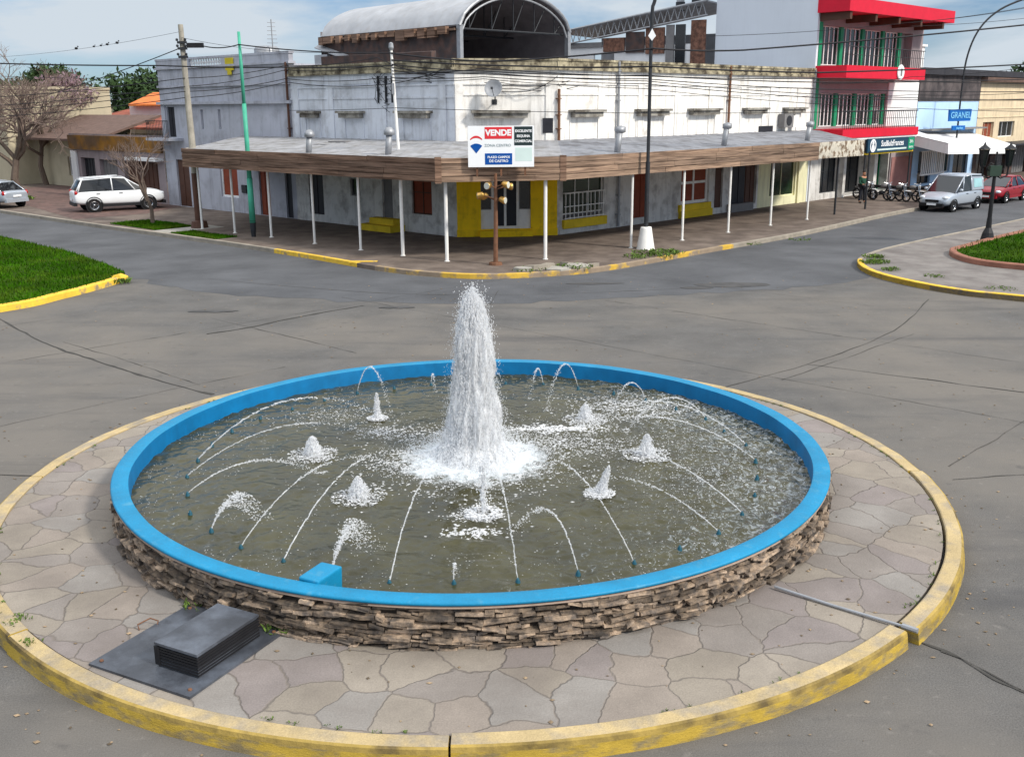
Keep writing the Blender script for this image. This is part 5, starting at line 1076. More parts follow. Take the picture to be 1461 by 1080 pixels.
block('cream_block', 'cream block on the skyline behind the street light arm', FR, 41.8, 48, 9, 15, 9.6, 'cream', [(44.4, 45.2, 7.6, 8.6)])
block('white_block', 'white block on the skyline at the right edge with a dark side wall', FR, 48.4, 54, 9, 15, 9.9, 'white_clean', [(51, 52, 7.7, 8.6)])
block('wide_low_block', 'long white block closing the right hand street in the distance', FR, 60.5, 85, -1, 8, 6.5, 'white_clean', [(64, 66, 3, 5), (70, 72, 3, 5)])

# ------------------------------------------------------------------ houses on the left street
gs = thing('garage_shop', 'low shop with yellow fascia and dark garage doors, left of the grey building', 'building', tuple(FL @ Vector((-28, 0, .15))))
b = MB(FL); b.wall(-34.5, -23.1, .1, 3.95, [(-33.2, -31.4, .16, 2.5), (-30.8, -28.6, .16, 2.45), (-27.8, -23.9, .16, 2.45)], .4); b.box(-34.5, -23.1, 7, 7.1, .1, 3.9); b.build('wall', mat('mauve_wall', S(150, 138, 140), .9, .1, 1.5, streak=.4), gs)
b = MB(FL); b.box(-34.4, -23.15, -.14, -.004, 3.0, 3.85, .01); b.build('fascia', mat('ochre_fascia', S(150, 104, 34), .8, .2, 1.5, col2=S(104, 80, 58), mix=(.4, .6), scale2=.8), gs)
b = MB(FL); b.box(-34.3, -33.6, -.12, -.004, .1, 2.9); b.build('white_pillar', M['white_clean'], gs)
panel(gs, FL, -33.2, -31.4, .16, 2.5, 'door_dark', 'garage_door', .3, 5); panel(gs, FL, -30.8, -28.6, .16, 2.45, 'door_grey', 'garage_door', .3, 5); panel(gs, FL, -27.8, -23.9, .16, 2.45, 'door_brown', 'garage_door', .3, 8)
b = MB(FL); b.box(-26.8, -23.2, -.5, -.004, 2.55, 2.72); b.build('canopy', M['white_clean'], gs)
rh = thing('red_roof_house', 'white house with wide red tiled roof behind the garage shop', 'house', tuple(FL @ Vector((-47, 12, .15))))
b = MB(FL); b.wall(-56, -38, .1, 4.2, [(-51.5, -45.5, 3.45, 3.95)], .2, 10.0); b.build('wall', M['white_clean'], rh)
b = MB(FL); b.slab([(-56.5, 9.3, 4.05), (-37.5, 9.3, 4.05), (-37.5, 17, 5.6), (-56.5, 17, 5.6)], .15); o = b.build('roof', M['tile'], rh)
b = MB(FL); b.box(-43.4, -42.9, 10.2, 10.7, 4.1, 4.9); sub('chimney', b, M['brick'], o, rh)
panel(rh, FL @ Matrix.Translation((0, 10, 0)), -51.5, -45.5, 3.45, 3.95, 'glass', 'window', .15)
oh = thing('orange_roof_house', 'small white house with bright orange tiled roof in the distance', 'house', (-27.5, 83, .1))
b = MB(); b.box(-30.6, -26.0, 84, 90, .1, 5.6); b.build('wall', M['white_clean'], oh)
b = MB(); b.slab([(-30.4, 83.3, 5.75), (-25.5, 83.3, 5.75), (-25.5, 87, 6.7), (-29.6, 87, 6.7)], .12); b.slab([(-29.6, 87, 6.7), (-25.5, 87, 6.7), (-25.5, 90.5, 5.7), (-30.4, 90.5, 5.7)], .12); b.build('roof', M['tile_orange'], oh)
ch = thing('cream_house', 'cream house with brown tiled roof and brown door behind the bare tree', 'house', tuple(FL @ Vector((-38, 2, .15))))
b = MB(FL); b.wall(-46, -34.6, .1, 3.6, [(-37.3, -36.0, .2, 2.5), (-41.5, -40, .9, 2.2)], .3, 3.0); b.box(-46, -34.6, 10, 10.1, .1, 3.6); b.build('wall', M['cream'], ch)
b = MB(FL); b.slab([(-46.5, 1.6, 3.5), (-34.6, 1.6, 3.5), (-34.6, 6.5, 5.0), (-46.5, 6.5, 5.0)], .15); b.build('roof', M['tile_brown'], ch)
panel(ch, FL @ Matrix.Translation((0, 3, 0)), -37.3, -36.0, .2, 2.5, 'shutter', 'door', .2, 2); win(ch, FL @ Matrix.Translation((0, 3, 0)), -41.5, -40, .9, 2.2, 'glass', 'white_clean', 2, 1, .2)
b = MB(FL); b.tube([(-35.2, 1.8, .1), (-35.2, 1.8, 3.45)], .1, 8); b.build('porch_post', M['white_clean'], ch)
uh = thing('cream_upper_house', 'taller cream house at the left edge with green gate', 'house', tuple(FL @ Vector((-51, 1, .15))))
b = MB(FL); b.wall(-58, -46.2, .1, 6.8, [(-54.5, -52.9, .2, 2.5), (-52, -50.6, 3.9, 5.2)], .3, 1.0); b.quad((-46.2, 1.0, .1), (-46.2, 9, .1), (-46.2, 9, 6.8), (-46.2, 1.0, 6.8)); b.box(-58.1, -46.1, .9, 9, 6.8, 7.0); b.build('wall', M['cream'], uh)
panel(uh, FL @ Matrix.Translation((0, 1, 0)), -54.5, -52.9, .2, 2.5, 'green_frame', 'gate', .2, 4); win(uh, FL @ Matrix.Translation((0, 1, 0)), -52, -50.6, 3.9, 5.2, 'glass', 'door_brown', 2, 1, .2)
block('street_end_house', 'pale low house closing the left street in the distance', FL, -75, -59, 0, 9, 4.2, 'cream_pale', [(-70, -68, 1, 2.5)])

# ------------------------------------------------------------------ trees
def leafy(name, label, x, y, h, rad, m_, n=2600, leaf=.3, cz=None, sq=.75, seed=1, group=None, trunk='bark'):
    rr = random.Random(seed); t = thing(name, label, 'tree', (x, y, .1), 0, group); cz = cz or h-rad*sq
    b = MB(); b.tube([(x, y, .1), (x+.1, y, cz*.5), (x, y, cz)], [rad*.09, rad*.07, rad*.04], 8)
    lobes = []
    for k in range(16):
        a = rr.uniform(0, 2*PI); e = rr.uniform(-.5, 1); q = rad*rr.uniform(.35, .8); c = Vector((x+q*math.cos(a)*math.cos(e), y+q*math.sin(a)*math.cos(e), cz+q*sq*math.sin(e))); lobes.append((c, rad*rr.uniform(.25, .45)))
        b.tube([(x, y, cz*.72), ((x+c.x)/2, (y+c.y)/2, (cz*.8+c.z)/2), tuple(c)], [rad*.035, rad*.025, rad*.012], 5)
    b.build('trunk', M[trunk], t); b = MB()
    for _ in range(n):
        c, lr = rr.choice(lobes); v = Vector((rr.gauss(0, 1), rr.gauss(0, 1), rr.gauss(0, 1))).normalized(); p = c+Vector((v.x, v.y, v.z*.8))*lr*rr.uniform(.5, 1.08)
        u = Vector((rr.gauss(0, 1), rr.gauss(0, 1), rr.gauss(0, 1))).normalized(); w = u.cross(v); w = w.normalized() if w.length > .01 else Vector((1, 0, 0)); s_ = leaf*rr.uniform(.5, 1.2)
        b.add([p-u*s_, p+w*s_*.45, p+u*s_, p-w*s_*.45], [(0, 1, 2, 3)])
    b.build('crown', M[m_], t); return t
def bare(name, label, x, y, h, spread, seed, limbs=5, depth=5, z0=.15, r0=.16, lean=0, tw='twig'):
    rr = random.Random(seed); t = thing(name, label, 'tree', (x, y, z0)); tr = MB(); cr = MB()
    def grow(p, d, ln, r_, lev):
        mid = p+d*ln*.5+Vector((rr.gauss(0, 1), rr.gauss(0, 1), rr.gauss(0, .6)))*ln*.06; e = p+d*ln
        (tr if lev < 2 else cr).tube([p, mid, e], [r_, r_*.85, r_*.68], 6 if lev < 2 else 4, False)
        if lev >= depth: return
        for k in range(rr.choice((2, 3, 3)) if lev else limbs):
            ax = Vector((rr.gauss(0, 1), rr.gauss(0, 1), rr.gauss(0, .5))).normalized(); nd = (d+ax*spread+Vector((0, 0, .12))).normalized(); grow(e if k else p.lerp(e, .75), nd, ln*rr.uniform(.6, .85), max(.008, r_*rr.uniform(.5, .66)), lev+1)
    grow(Vector((x, y, z0)), Vector((lean, 0, 1)).normalized(), h*.3, r0, 0)
    tr.build('trunk', M['bark'], t); cr.build('crown', M[tw], t); return t
bare('bare_tree', 'large bare spreading tree on the reddish pavement at the left', -29.6, 61.8, 8.0, .85, 5, 6, 7, r0=.26)
bare('bare_tree', 'second bare tree at the left edge, its twigs in front of the cream house', -33.8, 63.2, 7.2, .8, 9, 5, 7, r0=.2)
bare('bare_sapling', 'bare sapling on the grass strip in front of the white car', -17.0, 48.2, 4.7, .75, 21, 4, 5, r0=.1, lean=-.15)
bare('bare_tree', 'brownish bare tree behind the reddish roofs left of the pink tree', -33.5, 74, 9.0, .8, 33, 6, 6, r0=.2)
leafy('blossom_tree', 'pink blossoming tree behind the cream house', -33.2, 79, 8.2, 2.6, 'blossom', 1500, .2, seed=3)
leafy('green_tree', 'large dark green tree on the skyline at the far left', -41, 92, 9.9, 4.3, 'leaf_dark', 4200, .32, seed=4)
leafy('green_tree', 'round dark green tree behind the orange roofed house', -34.2, 98, 9.2, 4.0, 'leaf_dark', 4200, .32, seed=5)
leafy('green_tree', 'small pale green tree between the two dark trees on the left skyline', -37, 112, 7.8, 3.0, 'leaf_mid', 1500, .35, seed=6)
leafy('green_tree', 'dark green tree on the skyline at the right edge', 66, 128, 12.3, 4.5, 'leaf_dark', 2800, .4, seed=7)
leafy('green_tree', 'dark leafy tree beside the white block at the right edge', 52, 99, 9.4, 2.6, 'leaf_dark', 2000, .3, seed=8)
# far-off line of trees
rr = random.Random(3); b = MB()
for _ in range(12000):
    a = rr.uniform(-1.05, 1.05); d = rr.uniform(150, 215); x = d*math.sin(a); y = d*math.cos(a); h = 6.0+2.6*noise.noise(Vector((a*22, 0, 1)))+1.0*noise.noise(Vector((a*80, 3, 1))); z = h*rr.random()**.6
    u = Vector((rr.gauss(0, 1), rr.gauss(0, 1), rr.gauss(0, 1))).normalized()*.9; w = Vector((rr.gauss(0, 1), rr.gauss(0, 1), rr.gauss(0, 1))).normalized()*.6; p = Vector((x, y, z)); b.add([p-u, p+w, p+u, p-w], [(0, 1, 2, 3)])
struct('distant_trees', b, mat('distant_foliage', S(104, 104, 88), .9, .2, .05, island=.35), kind='stuff', origin=(0, 0, 0))

# ------------------------------------------------------------------ poles and lamps
def D(px, py, Y):      # point at depth Y seen in that direction
    u = (px-730.5)/1440; v = (py-540)/1440; c, s = math.cos(.0065), math.sin(.0065); u, v = c*u-s*v, s*u+c*v; cp, sp = math.cos(PITCH), math.sin(PITCH)
    d = Vector((u, cp-v*sp, -sp-v*cp)); return d*(Y/d.y)+Vector((0, 0, 5.455))
up = thing('utility_pole', 'tall leaning grey utility pole with insulators at the left, beside the awning end', 'utility pole', (-14.26, 46.47, .15))
b = MB(); b.tube([(-14.26, 46.47, .1), (-14.28, 46.47, 4.0), (-14.34, 46.47, 8.95)], [.17, .15, .11], 12); b.build('pole', M['pole_c'], up)
b = MB(); b.tube([(-14.26, 46.47, .1), (-14.27, 46.47, 2.6)], [.18, .165], 12); b.lathe([(0, .4), (.34, .3), (.4, 0)], 12, (-14.26, 46.47, .15)); b.build('dark_sleeve', M['door_brown'], up)
b = MB()
for z in (7.9, 8.15, 7.55): b.box(-14.5, -14.1, 46.28, 46.4, z, z+.1); b.ball((-14.15, 46.3, z+.16), .07); b.ball((-14.5, 46.3, z+.16), .07)
b.build('insulators', M['dark_metal'], up)
b = MB(); b.box(-14.1, -13.4, 46.3, 46.5, 7.98, 8.18); b.build('splice_box', M['black'], up)
gp = thing('turquoise_pole', 'turquoise painted tapering pole on the left pavement', 'pole', (-10.93, 42.97, .15))
b = MB(); b.tube([(-10.93, 42.97, .75), (-10.93, 42.97, 2.6)], [.13, .12], 12); b.tube([(-10.93, 42.97, 2.6), (-10.93, 42.97, 5.6)], [.1, .09], 12); b.tube([(-10.93, 42.97, 5.6), (-10.94, 42.97, 8.4)], [.075, .06], 12); b.build('pole', M['green_pole'], gp, True)
b = MB(); b.lathe([(.0, .75), (.13, .7), (.12, .3), (.09, 0)], 12, (-10.93, 42.97, .13)); b.build('foot', M['dark_metal'], gp)
sm = thing('service_mast', 'pale thin service mast standing on the awning left of the corner', 'mast', (-4.35, 40.2, 3.8))
b = MB(); b.tube([(-4.35, 40.2, 3.7), (-4.5, 40.2, 7.55)], [.06, .05], 8); b.build('mast', M['white_metal'], sm)
b = MB(); b.lathe([(0, .3), (.08, .26), (.1, .1), (.06, 0)], 10, (-4.5, 40.2, 7.5)); b.box(-4.52, -4.42, 40.05, 40.15, 5.9, 6.3); b.build('cap', M['grey_metal'], sm)
sp_ = thing('street_light', 'tall dark street light on a white conical base at the kerb', 'street light', (5.13, 38.5, .15))
b = MB(); b.lathe([(0, .86), (.2, .85), (.215, .8), (.34, .06), (.36, 0)], 24, (5.13, 38.5, .13)); b.build('concrete_base', M['white_metal'], sp_, True)
b = MB(); arm = [(5.13, 38.5, .8), (5.13, 38.5, 4), (5.13, 38.5, 8.3), (5.2, 38.5, 9.0), (5.45, 38.5, 9.7), (5.95, 38.5, 10.3), (6.7, 38.5, 10.6)]
b.tube([tuple(p) for p in smooth_path([Vector(p) for p in arm], 4)], .065, 10); b.tube([(5.13, 38.5, .8), (5.13, 38.5, 3.4)], .085, 10); b.build('mast', M['dark_metal'], sp_)
b = MB(); b.ball((7.0, 38.5, 10.58), .3, st=(1.3, .6, .35)); b.build('lamp_head', M['grey_metal'], sp_)
b = MB(); b.add([(5.0, 38.4, 7.85), (5.14, 38.4, 7.68), (5.28, 38.4, 7.85), (5.14, 38.4, 8.1), (5.0, 38.42, 7.85), (5.14, 38.42, 7.68), (5.28, 38.42, 7.85), (5.14, 38.42, 8.1)], [(0, 1, 2, 3), (7, 6, 5, 4), (0, 4, 5, 1), (1, 5, 6, 2), (2, 6, 7, 3), (3, 7, 4, 0)]); b.build('diamond_plate', M['sign_white'], sp_)
w0 = FR @ Vector((36.5, -1.5, 2.8)); sl = thing('arched_street_light', 'street light with long curved arm rising behind the blue sign at the right', 'street light', tuple(w0))
b = MB(); P_ = [w0, w0+Vector((0, 0, 3.5)), w0+Vector((.15, 0, 5.6)), w0+Vector((.75, 0, 7.2)), w0+Vector((1.9, 0, 8.3)), w0+Vector((3.6, 0, 9.0)), w0+Vector((5.2, 0, 9.4))]; b.tube([tuple(p) for p in smooth_path(P_, 5)], .06, 8); b.build('mast', M['dark_metal'], sl)
b = MB(); q = w0+Vector((2.9, 0, 8.95)); b.box(q.x-.12, q.x+.0, q.y-.1, q.y+.1, q.z-.1, q.z+.5); b.box(q.x+.3, q.x+.42, q.y-.1, q.y+.1, q.z, q.z+.45); b.ball(tuple(w0+Vector((5.5, 0, 9.4))), .3, st=(1.3, .6, .35)); b.build('lamp_head', M['grey_metal'], sl)
# black twin lantern on the right island
pk = thing('park_lamp', 'black twin lantern lamp post on the right hand island', 'street lamp', (18.8, 39.88, .145))
b = MB(); x, y = 18.8, 39.88; b.lathe([(0, .9), (.09, .88), (.11, .5), (.2, .3), (.24, .12), (.26, 0)], 14, (x, y, .2)); b.tube([(x, y, .9), (x, y, 2.9), (x, y, 3.3)], [.085, .06, .05], 10); b.build('post', M['black'], pk)
b = MB(); b.box(x-.28, x+.28, y-.28, y+.28, .13, .22); b.build('plinth', M['concrete'], pk)
b = MB()
for s_ in (-1, 1): b.tube([(x, y, 2.75), (x+s_*.25, y, 2.62), (x+s_*.48, y, 2.72), (x+s_*.5, y, 3.05)], .035, 8); b.tube([(x, y, 3.1), (x+s_*.2, y, 3.2), (x+s_*.34, y, 3.0), (x+s_*.2, y, 2.85)], .02, 6)
b.tube([(x, y, 3.2), (x, y, 3.55)], [.04, .01], 8); b.ball((x, y, 3.58), .05); b.build('scroll_arms', M['black'], pk)
b = MB(); b.box(x-.24, x+.2, y-.12, y+.12, 2.7, 3.1); b.build('control_box', mat('dark_green_box', S(46, 64, 54), .6, .1, 3), pk)
for s_ in (-1, 1):
    cx_ = x+s_*.5; b = MB(); b.lathe([(0, .95), (.03, .9), (.06, .82), (.22, .7), (.24, .66), (.2, .66)], 6, (cx_, y, 3.05)); b.lathe([(.0, 0), (.1, 0), (.11, .06), (.0, .06)], 6, (cx_, y, 3.05))
    for k in range(6): a = k*PI/3; b.tube([(cx_+.11*math.cos(a), y+.11*math.sin(a), 3.1), (cx_+.2*math.cos(a), y+.2*math.sin(a), 3.72)], .016, 4)
    o = b.build('lantern', M['black'], pk); b = MB(); b.lathe([(0.0, 3.11), (.1, 3.11), (.185, 3.7), (0, 3.7)], 6, (cx_, y, 0)); sub('lantern_glass', b, M['glass'], o, pk)
# brown corner lamp with five brass spot heads
cl = thing('corner_lamp', 'rusty brown post with a cluster of brass lamp heads on the corner pavement', 'street lamp', (-.54, 34.7, .15))
x, y = -.54, 34.7; b = MB(); b.tube([(x, y, .1), (x+.02, y, 1.6), (x+.03, y, 3.25)], [.085, .075, .05], 10); b.lathe([(0, .12), (.22, .1), (.24, 0)], 12, (x, y, .14)); b.build('post', M['rust'], cl)
for dx, dy, dz in ((-.17, -.25, 2.86), (.3, -.15, 2.88), (.42, .1, 2.8), (-.42, .05, 2.5), (.2, -.1, 2.36), (-.3, .25, 2.45)):
    v = Vector((dx, dy, 0)).normalized(); b = MB(); b.tube([(x, y, dz-.1), (x+dx*.6, y+dy*.6, dz-.02), (x+dx, y+dy, dz)], .02, 6); b.build('arm', M['rust'], cl)
    b = MB(); c = Vector((x+dx, y+dy, dz)); b.tube([c-v*.08+Vector((0, 0, .03)), c+Vector((0, 0, .04)), c+v*.12, c+v*.17], [.04, .1, .12, .125], 12); b.build('lamp_head', M['brass'], cl, True)
    b = MB(); e = c+v*.171; b.tube([e, e+v*.01], .11, 12); b.build('lamp_lens', M['lamp_glass'], cl)

# ------------------------------------------------------------------ overhead cables and birds
def cable(pts, r, sag, lab, grp='overhead cables'):
    b = MB(); out = []
    for (a, c) in zip(pts[:-1], pts[1:]):
        for k in range(14):
            t = k/14; out.append(a.lerp(c, t)-Vector((0, 0, 4*sag*t*(1-t))))
    out.append(pts[-1]); b.tube(out, r, 5); tag(b.build('power_cable', M['cable']), lab, 'cable', grp)
A_ = 'black overhead cable strung across the left of the scene past the utility pole'
B_ = 'black overhead cable running along the front of the white corner building'
C_ = 'black overhead cable crossing before the red banded building on the right'
UPT = Vector((-14.3, 46.35, 7.9)); SMT = Vector((-4.5, 40.15, 7.4)); LPT = lambda z: Vector((5.2, 38.42, z))
wlz = lambda t, z: FL @ Vector((-t, -.15, z)); wrz = lambda t, z: FR @ Vector((t, -.18, z)); 
cable([D(-60, 89, 44), D(228, 94, 44), D(420, 96, 43), Vector((-4.45, 40.1, 6.95))], .028, .04, 'thickest cable crossing the whole left sky to the pale mast')
cable([D(-80, 165, 80), UPT+Vector((0, 0, .1))], .022, .5, 'cable dropping from the utility pole top towards the left houses')
cable([UPT+Vector((.9, 0, .15)), Vector((-10.95, 42.9, 7.9)), SMT], .024, .1, 'cable from the splice box past the turquoise pole to the pale mast')
cable([UPT+Vector((0, 0, .5)), SMT+Vector((0, 0, .1))], .008, .3, 'very thin wire from the utility pole tip to the pale mast')
for i, (pya, t, z) in enumerate(((112, 11.1, 7.35), (124, 11.1, 7.15), (131, 11.1, 6.75), (140, 11.1, 6.6))):
    cable([D(-60, pya+30, 60), D(262, pya, 46.3), wlz(t, z), wlz(4.5, z-.25*(i-1)*.5), wlz(.4, 6.55+.12*i)], .017, .12, A_)
cable([D(-60, 84, 62), UPT+Vector((0, 0, .75))], .007, .25, 'thin high wire with small dark birds on it')
for pa, pb in ((106, 112), (121, 134), (133, 118)): cable([D(-60, pa, 70), D(228, pb, 52)], .011, .1, A_)
cable([SMT, D(700, 88, 39.6), LPT(7.42), D(1061, 72, 40), D(1500, 32, 44)], .032, .05, 'thick cable rising to the right across the blank gable and red building')
cable([SMT+Vector((0, 0, -.25)), D(760, 95, 39.8), LPT(6.8), D(1170, 104, 42), D(1500, 90, 50)], .032, .04, 'thick cable level with the parapet, running right past the street light')
for i, (p1, p2, p3, p4) in enumerate(((102, 108, 118, 112), (106, 113, 128, 131), (104, 116, 136, 143), (98, 109, 112, 120), (110, 120, 141, 141), (113, 127, 150, 160))):
    cable([SMT+Vector((0, 0, -.4-.12*i)), D(690, p1, 40.3), D(922, p2, 40.0+.1*i), D(1190, p3, 44), D(1500, p4, 52)], (.022, .018, .016, .02, .016, .013)[i], .05, B_)
cable([wlz(11.1, 5.3), Vector((-4.4, 40.1, 5.4)), D(928, 162, 39.5), D(1310, 158, 48)], .012, .03, 'thin wire level with the window hoods across the whole facade')
for i, (x0, z0) in enumerate(((.3, 6.3), (.6, 6.45), (1.0, 6.2), (-.2, 6.6))): cable([wlz(1.6, 6.75-.1*i), FC @ Vector((1.9+.3*i, -.3, 6.35-.12*i)), wrz(x0, z0)], .013, .12, 'loose drooping wire on the upper wall of the chamfered corner')
for pa, pb in ((52, 5), (120, 92), (133, 130)): cable([D(1010 if pa < 60 else 1172, pa, 52), D(1300, (pa+pb)/2+4, 50), D(1500, pb, 50)], .012, .1, C_)
for pa, pb in ((33, 4), (38, 22)): cable([D(1300, pa, 60), D(1500, pb, 62)], .012, .1, C_)
def bird(p, s_):
    b = MB(); x, y, z = p; b.ball((x, y, z+.06*s_), .075*s_, st=(1.3, .8, 1)); b.ball((x+.09*s_, y, z+.15*s_), .042*s_); b.add([(x-.07*s_, y-.025, z+.05*s_), (x-.07*s_, y+.025, z+.05*s_), (x-.26*s_, y, z-.03*s_)], [(0, 1, 2), (2, 1, 0)]); b.add([(x+.125*s_, y-.01, z+.15*s_), (x+.125*s_, y+.01, z+.15*s_), (x+.17*s_, y, z+.14*s_)], [(0, 1, 2), (2, 1, 0)])
    return b
ends = (D(-60, 84, 62), UPT+Vector((0, 0, .75)))
for px, s_, lab in ((108, 1.6, 'small dark bird on the thin high wire, leftmost and a little apart'), (133, 1.1, 'small dark bird on the thin wire, second from the left'), (143, 1.1, 'small dark bird on the thin wire, middle one of the close three'), (152, 1.4, 'small dark bird on the thin wire, right one of the close three'), (166, 1.5, 'small dark bird on the thin high wire, rightmost')):
    t = (px+60)/(257+60); t = t*.78/(t*.78+(1-t)) if 0 else t; u = Vector(ends[0]).lerp(Vector(ends[1]), min(.99, t*62/(t*62+(1-t)*46.4)))-Vector((0, 0, 4*.25*t*(1-t))); tag(bird(u, s_*.6).build('bird', M['black']), lab, 'bird', 'birds on the wire')

# ------------------------------------------------------------------ vehicles
def car(name, label, cat, paint, loc, rz, st, gh, wx, wr_, hw, clad=None, plate='sign_white', nose=None, tail=None, rails=False, panelrear=False):
    t = thing(name, label, cat, loc, rz); F = W[t]
    def loft(b, secs):
        m_ = len(secs[0]); vs = [p for s_ in secs for p in s_]; k = len(secs)
        b.add(vs, [(i*m_+j, i*m_+(j+1) % m_, (i+1)*m_+(j+1) % m_, (i+1)*m_+j) for i in range(k-1) for j in range(m_)]+[tuple(range(m_))[::-1], tuple(range((k-1)*m_, k*m_))])
    def sec(x, zb, zt, w): h = [(w*.0, zb), (w*.86, zb), (w*.985, zb+.14), (w, zb+(zt-zb)*.55), (w*.965, zt-.07), (w*.88, zt), (0, zt+.025)]; return [(x, y, z) for y, z in h]+[(x, -y, z) for y, z in h[-2:0:-1]]
    b = MB(F); loft(b, [sec(*s_) for s_ in st]); o = b.build('body', M[paint], t, True); md = o.modifiers.new('s', 'SUBSURF'); md.levels = 2; md.render_levels = 2
    b = MB(F); loft(b, [[(x, w0, z0), (x2, w1, z1), (x2, -w1, z1), (x, -w0, z0)] for x, x2, z0, z1, w0, w1 in gh]); b.build('windows', M['car_glass'], t)
    top = [g for g in gh if g[3]-g[2] > .25]; b = MB(F)
    n = len(top); vs = []
    for x, x2, z0, z1, w0, w1 in top: vs += [(x2, w1+.025, z1-.03), (x2, w1*.8, z1+.035), (x2, 0, z1+.05), (x2, -w1*.8, z1+.035), (x2, -w1-.025, z1-.03)]
    b.add(vs, [(i*5+j, (i+1)*5+j, (i+1)*5+j+1, i*5+j+1) for i in range(n-1) for j in range(4)])
    for g in top[:1]+top[-1:]: b.box(g[1]-.03, g[1]+.03, -g[5]-.02, g[5]+.02, g[3]-.06, g[3]+.035)
    for s_ in (-1, 1):
        b.tube([(g[1], s_*(g[5]+.015), g[3]-.015) for g in top], .03, 6)
        for g in top: b.tube([(g[0], s_*(g[4]+.004), g[2]), (g[1], s_*(g[5]+.006), g[3]-.01)], .034, 6)
        g = gh[-1]; h = top[-1]; b.tube([(g[0]-.02, s_*(g[4]-.0), g[2]), (h[1], s_*(h[5]+.01), h[3]-.01)], .034, 6)
        g = gh[0]; h = top[0]; b.tube([(g[0]+.02, s_*(g[4]), g[2]), (h[1], s_*(h[5]+.01), h[3]-.01)], .034, 6)
    b.build('roof', M[paint], t, True)
    if rails:
        for s_ in (-1, 1): b = MB(F); b.tube([(top[0][1]+.1, s_*.62, top[0][3]+.06), (0, s_*.63, top[0][3]+.12), (top[-1][1]-.1, s_*.62, top[-1][3]+.08)], .025, 6); b.build('roof_rail', M['grey_metal'], t)
    for xw in wx:
        for s_ in (-1, 1):
            Fw = F @ Matrix.Translation((xw, s_*(hw-.1), wr_)) @ Matrix.Rotation(-s_*PI/2, 4, 'X')
            b = MB(Fw); b.lathe([(wr_*.6, -.1), (wr_*.9, -.11), (wr_, -.06), (wr_, .06), (wr_*.9, .11), (wr_*.62, .1)], 26, closed=True); o = b.build('wheel', M['rubber'], t, True)
            b = MB(Fw); b.lathe([(wr_*.63, .09), (wr_*.55, .075), (wr_*.5, .03), (.0, .03)], 20)
            for k in range(6):
                a = k*PI/3; b.add([(wr_*.12*math.cos(a+.5), wr_*.12*math.sin(a+.5), .085), (wr_*.12*math.cos(a-.5), wr_*.12*math.sin(a-.5), .085), (wr_*.58*math.cos(a-.16), wr_*.58*math.sin(a-.16), .08), (wr_*.58*math.cos(a+.16), wr_*.58*math.sin(a+.16), .08)], [(0, 1, 2, 3), (3, 2, 1, 0)])
            b.lathe([(0, .095), (wr_*.16, .09), (wr_*.17, .03)], 12); sub('rim', b, M['chrome'], o, t, True)
            b = MB(F @ Matrix.Translation((xw, s_*(hw-.03), wr_)) @ Matrix.Rotation(-s_*PI/2, 4, 'X')); b.lathe([(0, .0), (wr_*1.16, .0), (wr_*1.2, .045), (wr_*1.1, .05), (wr_*1.08, .0)], 26); b.build('arch_cladding_shadow', M['black' if clad else 'rubber'], t)  # dark disc painted in for wheel-arch shadow, also the cladding on clad cars
    xr, xf = st[0][0], st[-1][0]
    for s_ in (-1, 1):
        b = MB(F); b.ball((xf-.2, s_*(hw*.72), nose), .16, st=(1.1, 1.1, .6)); b.build('headlight', M['light_clear'], t, True)
        b = MB(F); b.ball((xr+.13, s_*(hw*.84), tail), .13, st=(.8, .7, 1.15)); b.build('tail_light', M['light_red'], t, True)
        b = MB(F); g = gh[-2]; b.ball((g[0]+.45, s_*(hw+.1), gh[1][2]+.1), .11, st=(.6, 1, .8)); b.build('mirror', M[paint], t, True)
        b = MB(F)
        for xx in (gh[1][0]+.9, (gh[1][0]+gh[-2][0])/2+.6): b.box(xx, xx+.18, s_*(hw+.0)-.012, s_*(hw)+.012, gh[1][2]-.14, gh[1][2]-.11)
        b.build('door_handle', M['black'], t)
        b = MB(F); b.box(wx[0]+wr_*1.2, wx[1]-wr_*1.2, s_*(hw-.02)-.025, s_*(hw-.02)+.025, .27, .4); b.build('sill', M['black' if clad else paint], t)
    b = MB(F); b.box(xf-.14, xf+.03, -hw*.72, hw*.72, .3, .46, .01); b.build('front_bumper', M['black' if clad else paint], t); b = MB(F); b.box(xr-.03, xr+.14, -hw*.8, hw*.8, .34, .52, .01); b.build('rear_bumper', M['black' if clad else paint], t)
    b = MB(F); b.box(xf-.1, xf+.035, -.35, .35, .52, .64); b.build('grille', M['black'], t)
    b = MB(F); b.box(xf+.03, xf+.05, -.25, .25, .36, .46); b.build('number_plate', M[plate], t); b = MB(F); b.box(xr-.05, xr-.03, -.25, .25, .62, .73); b.build('number_plate', M[plate], t)
    return t
suv_st = [(-2.33, .55, 1.0, .76), (-2.26, .42, 1.12, .87), (-1.8, .36, 1.15, .92), (0, .33, 1.12, .93), (.95, .33, 1.11, .93), (1.8, .36, 1.06, .9), (2.2, .42, .96, .84), (2.34, .5, .78, .68)]
suv_gh = [(-2.24, -2.16, 1.08, 1.14, .8, .78), (-2.12, -1.86, 1.08, 1.68, .85, .67), (-.4, -.4, 1.08, 1.77, .87, .7), (.75, .3, 1.08, 1.71, .86, .68), (1.3, 1.24, 1.08, 1.12, .8, .78)]
car('station_wagon', 'white tall estate car with dark cladding parked on the left pavement', 'car', 'car_white', (-21.25, 55.27, .15), math.atan2(1.5, 2.4), suv_st, suv_gh, (-1.38, 1.38), .37, .92, True, nose=.86, tail=1.02, rails=True)
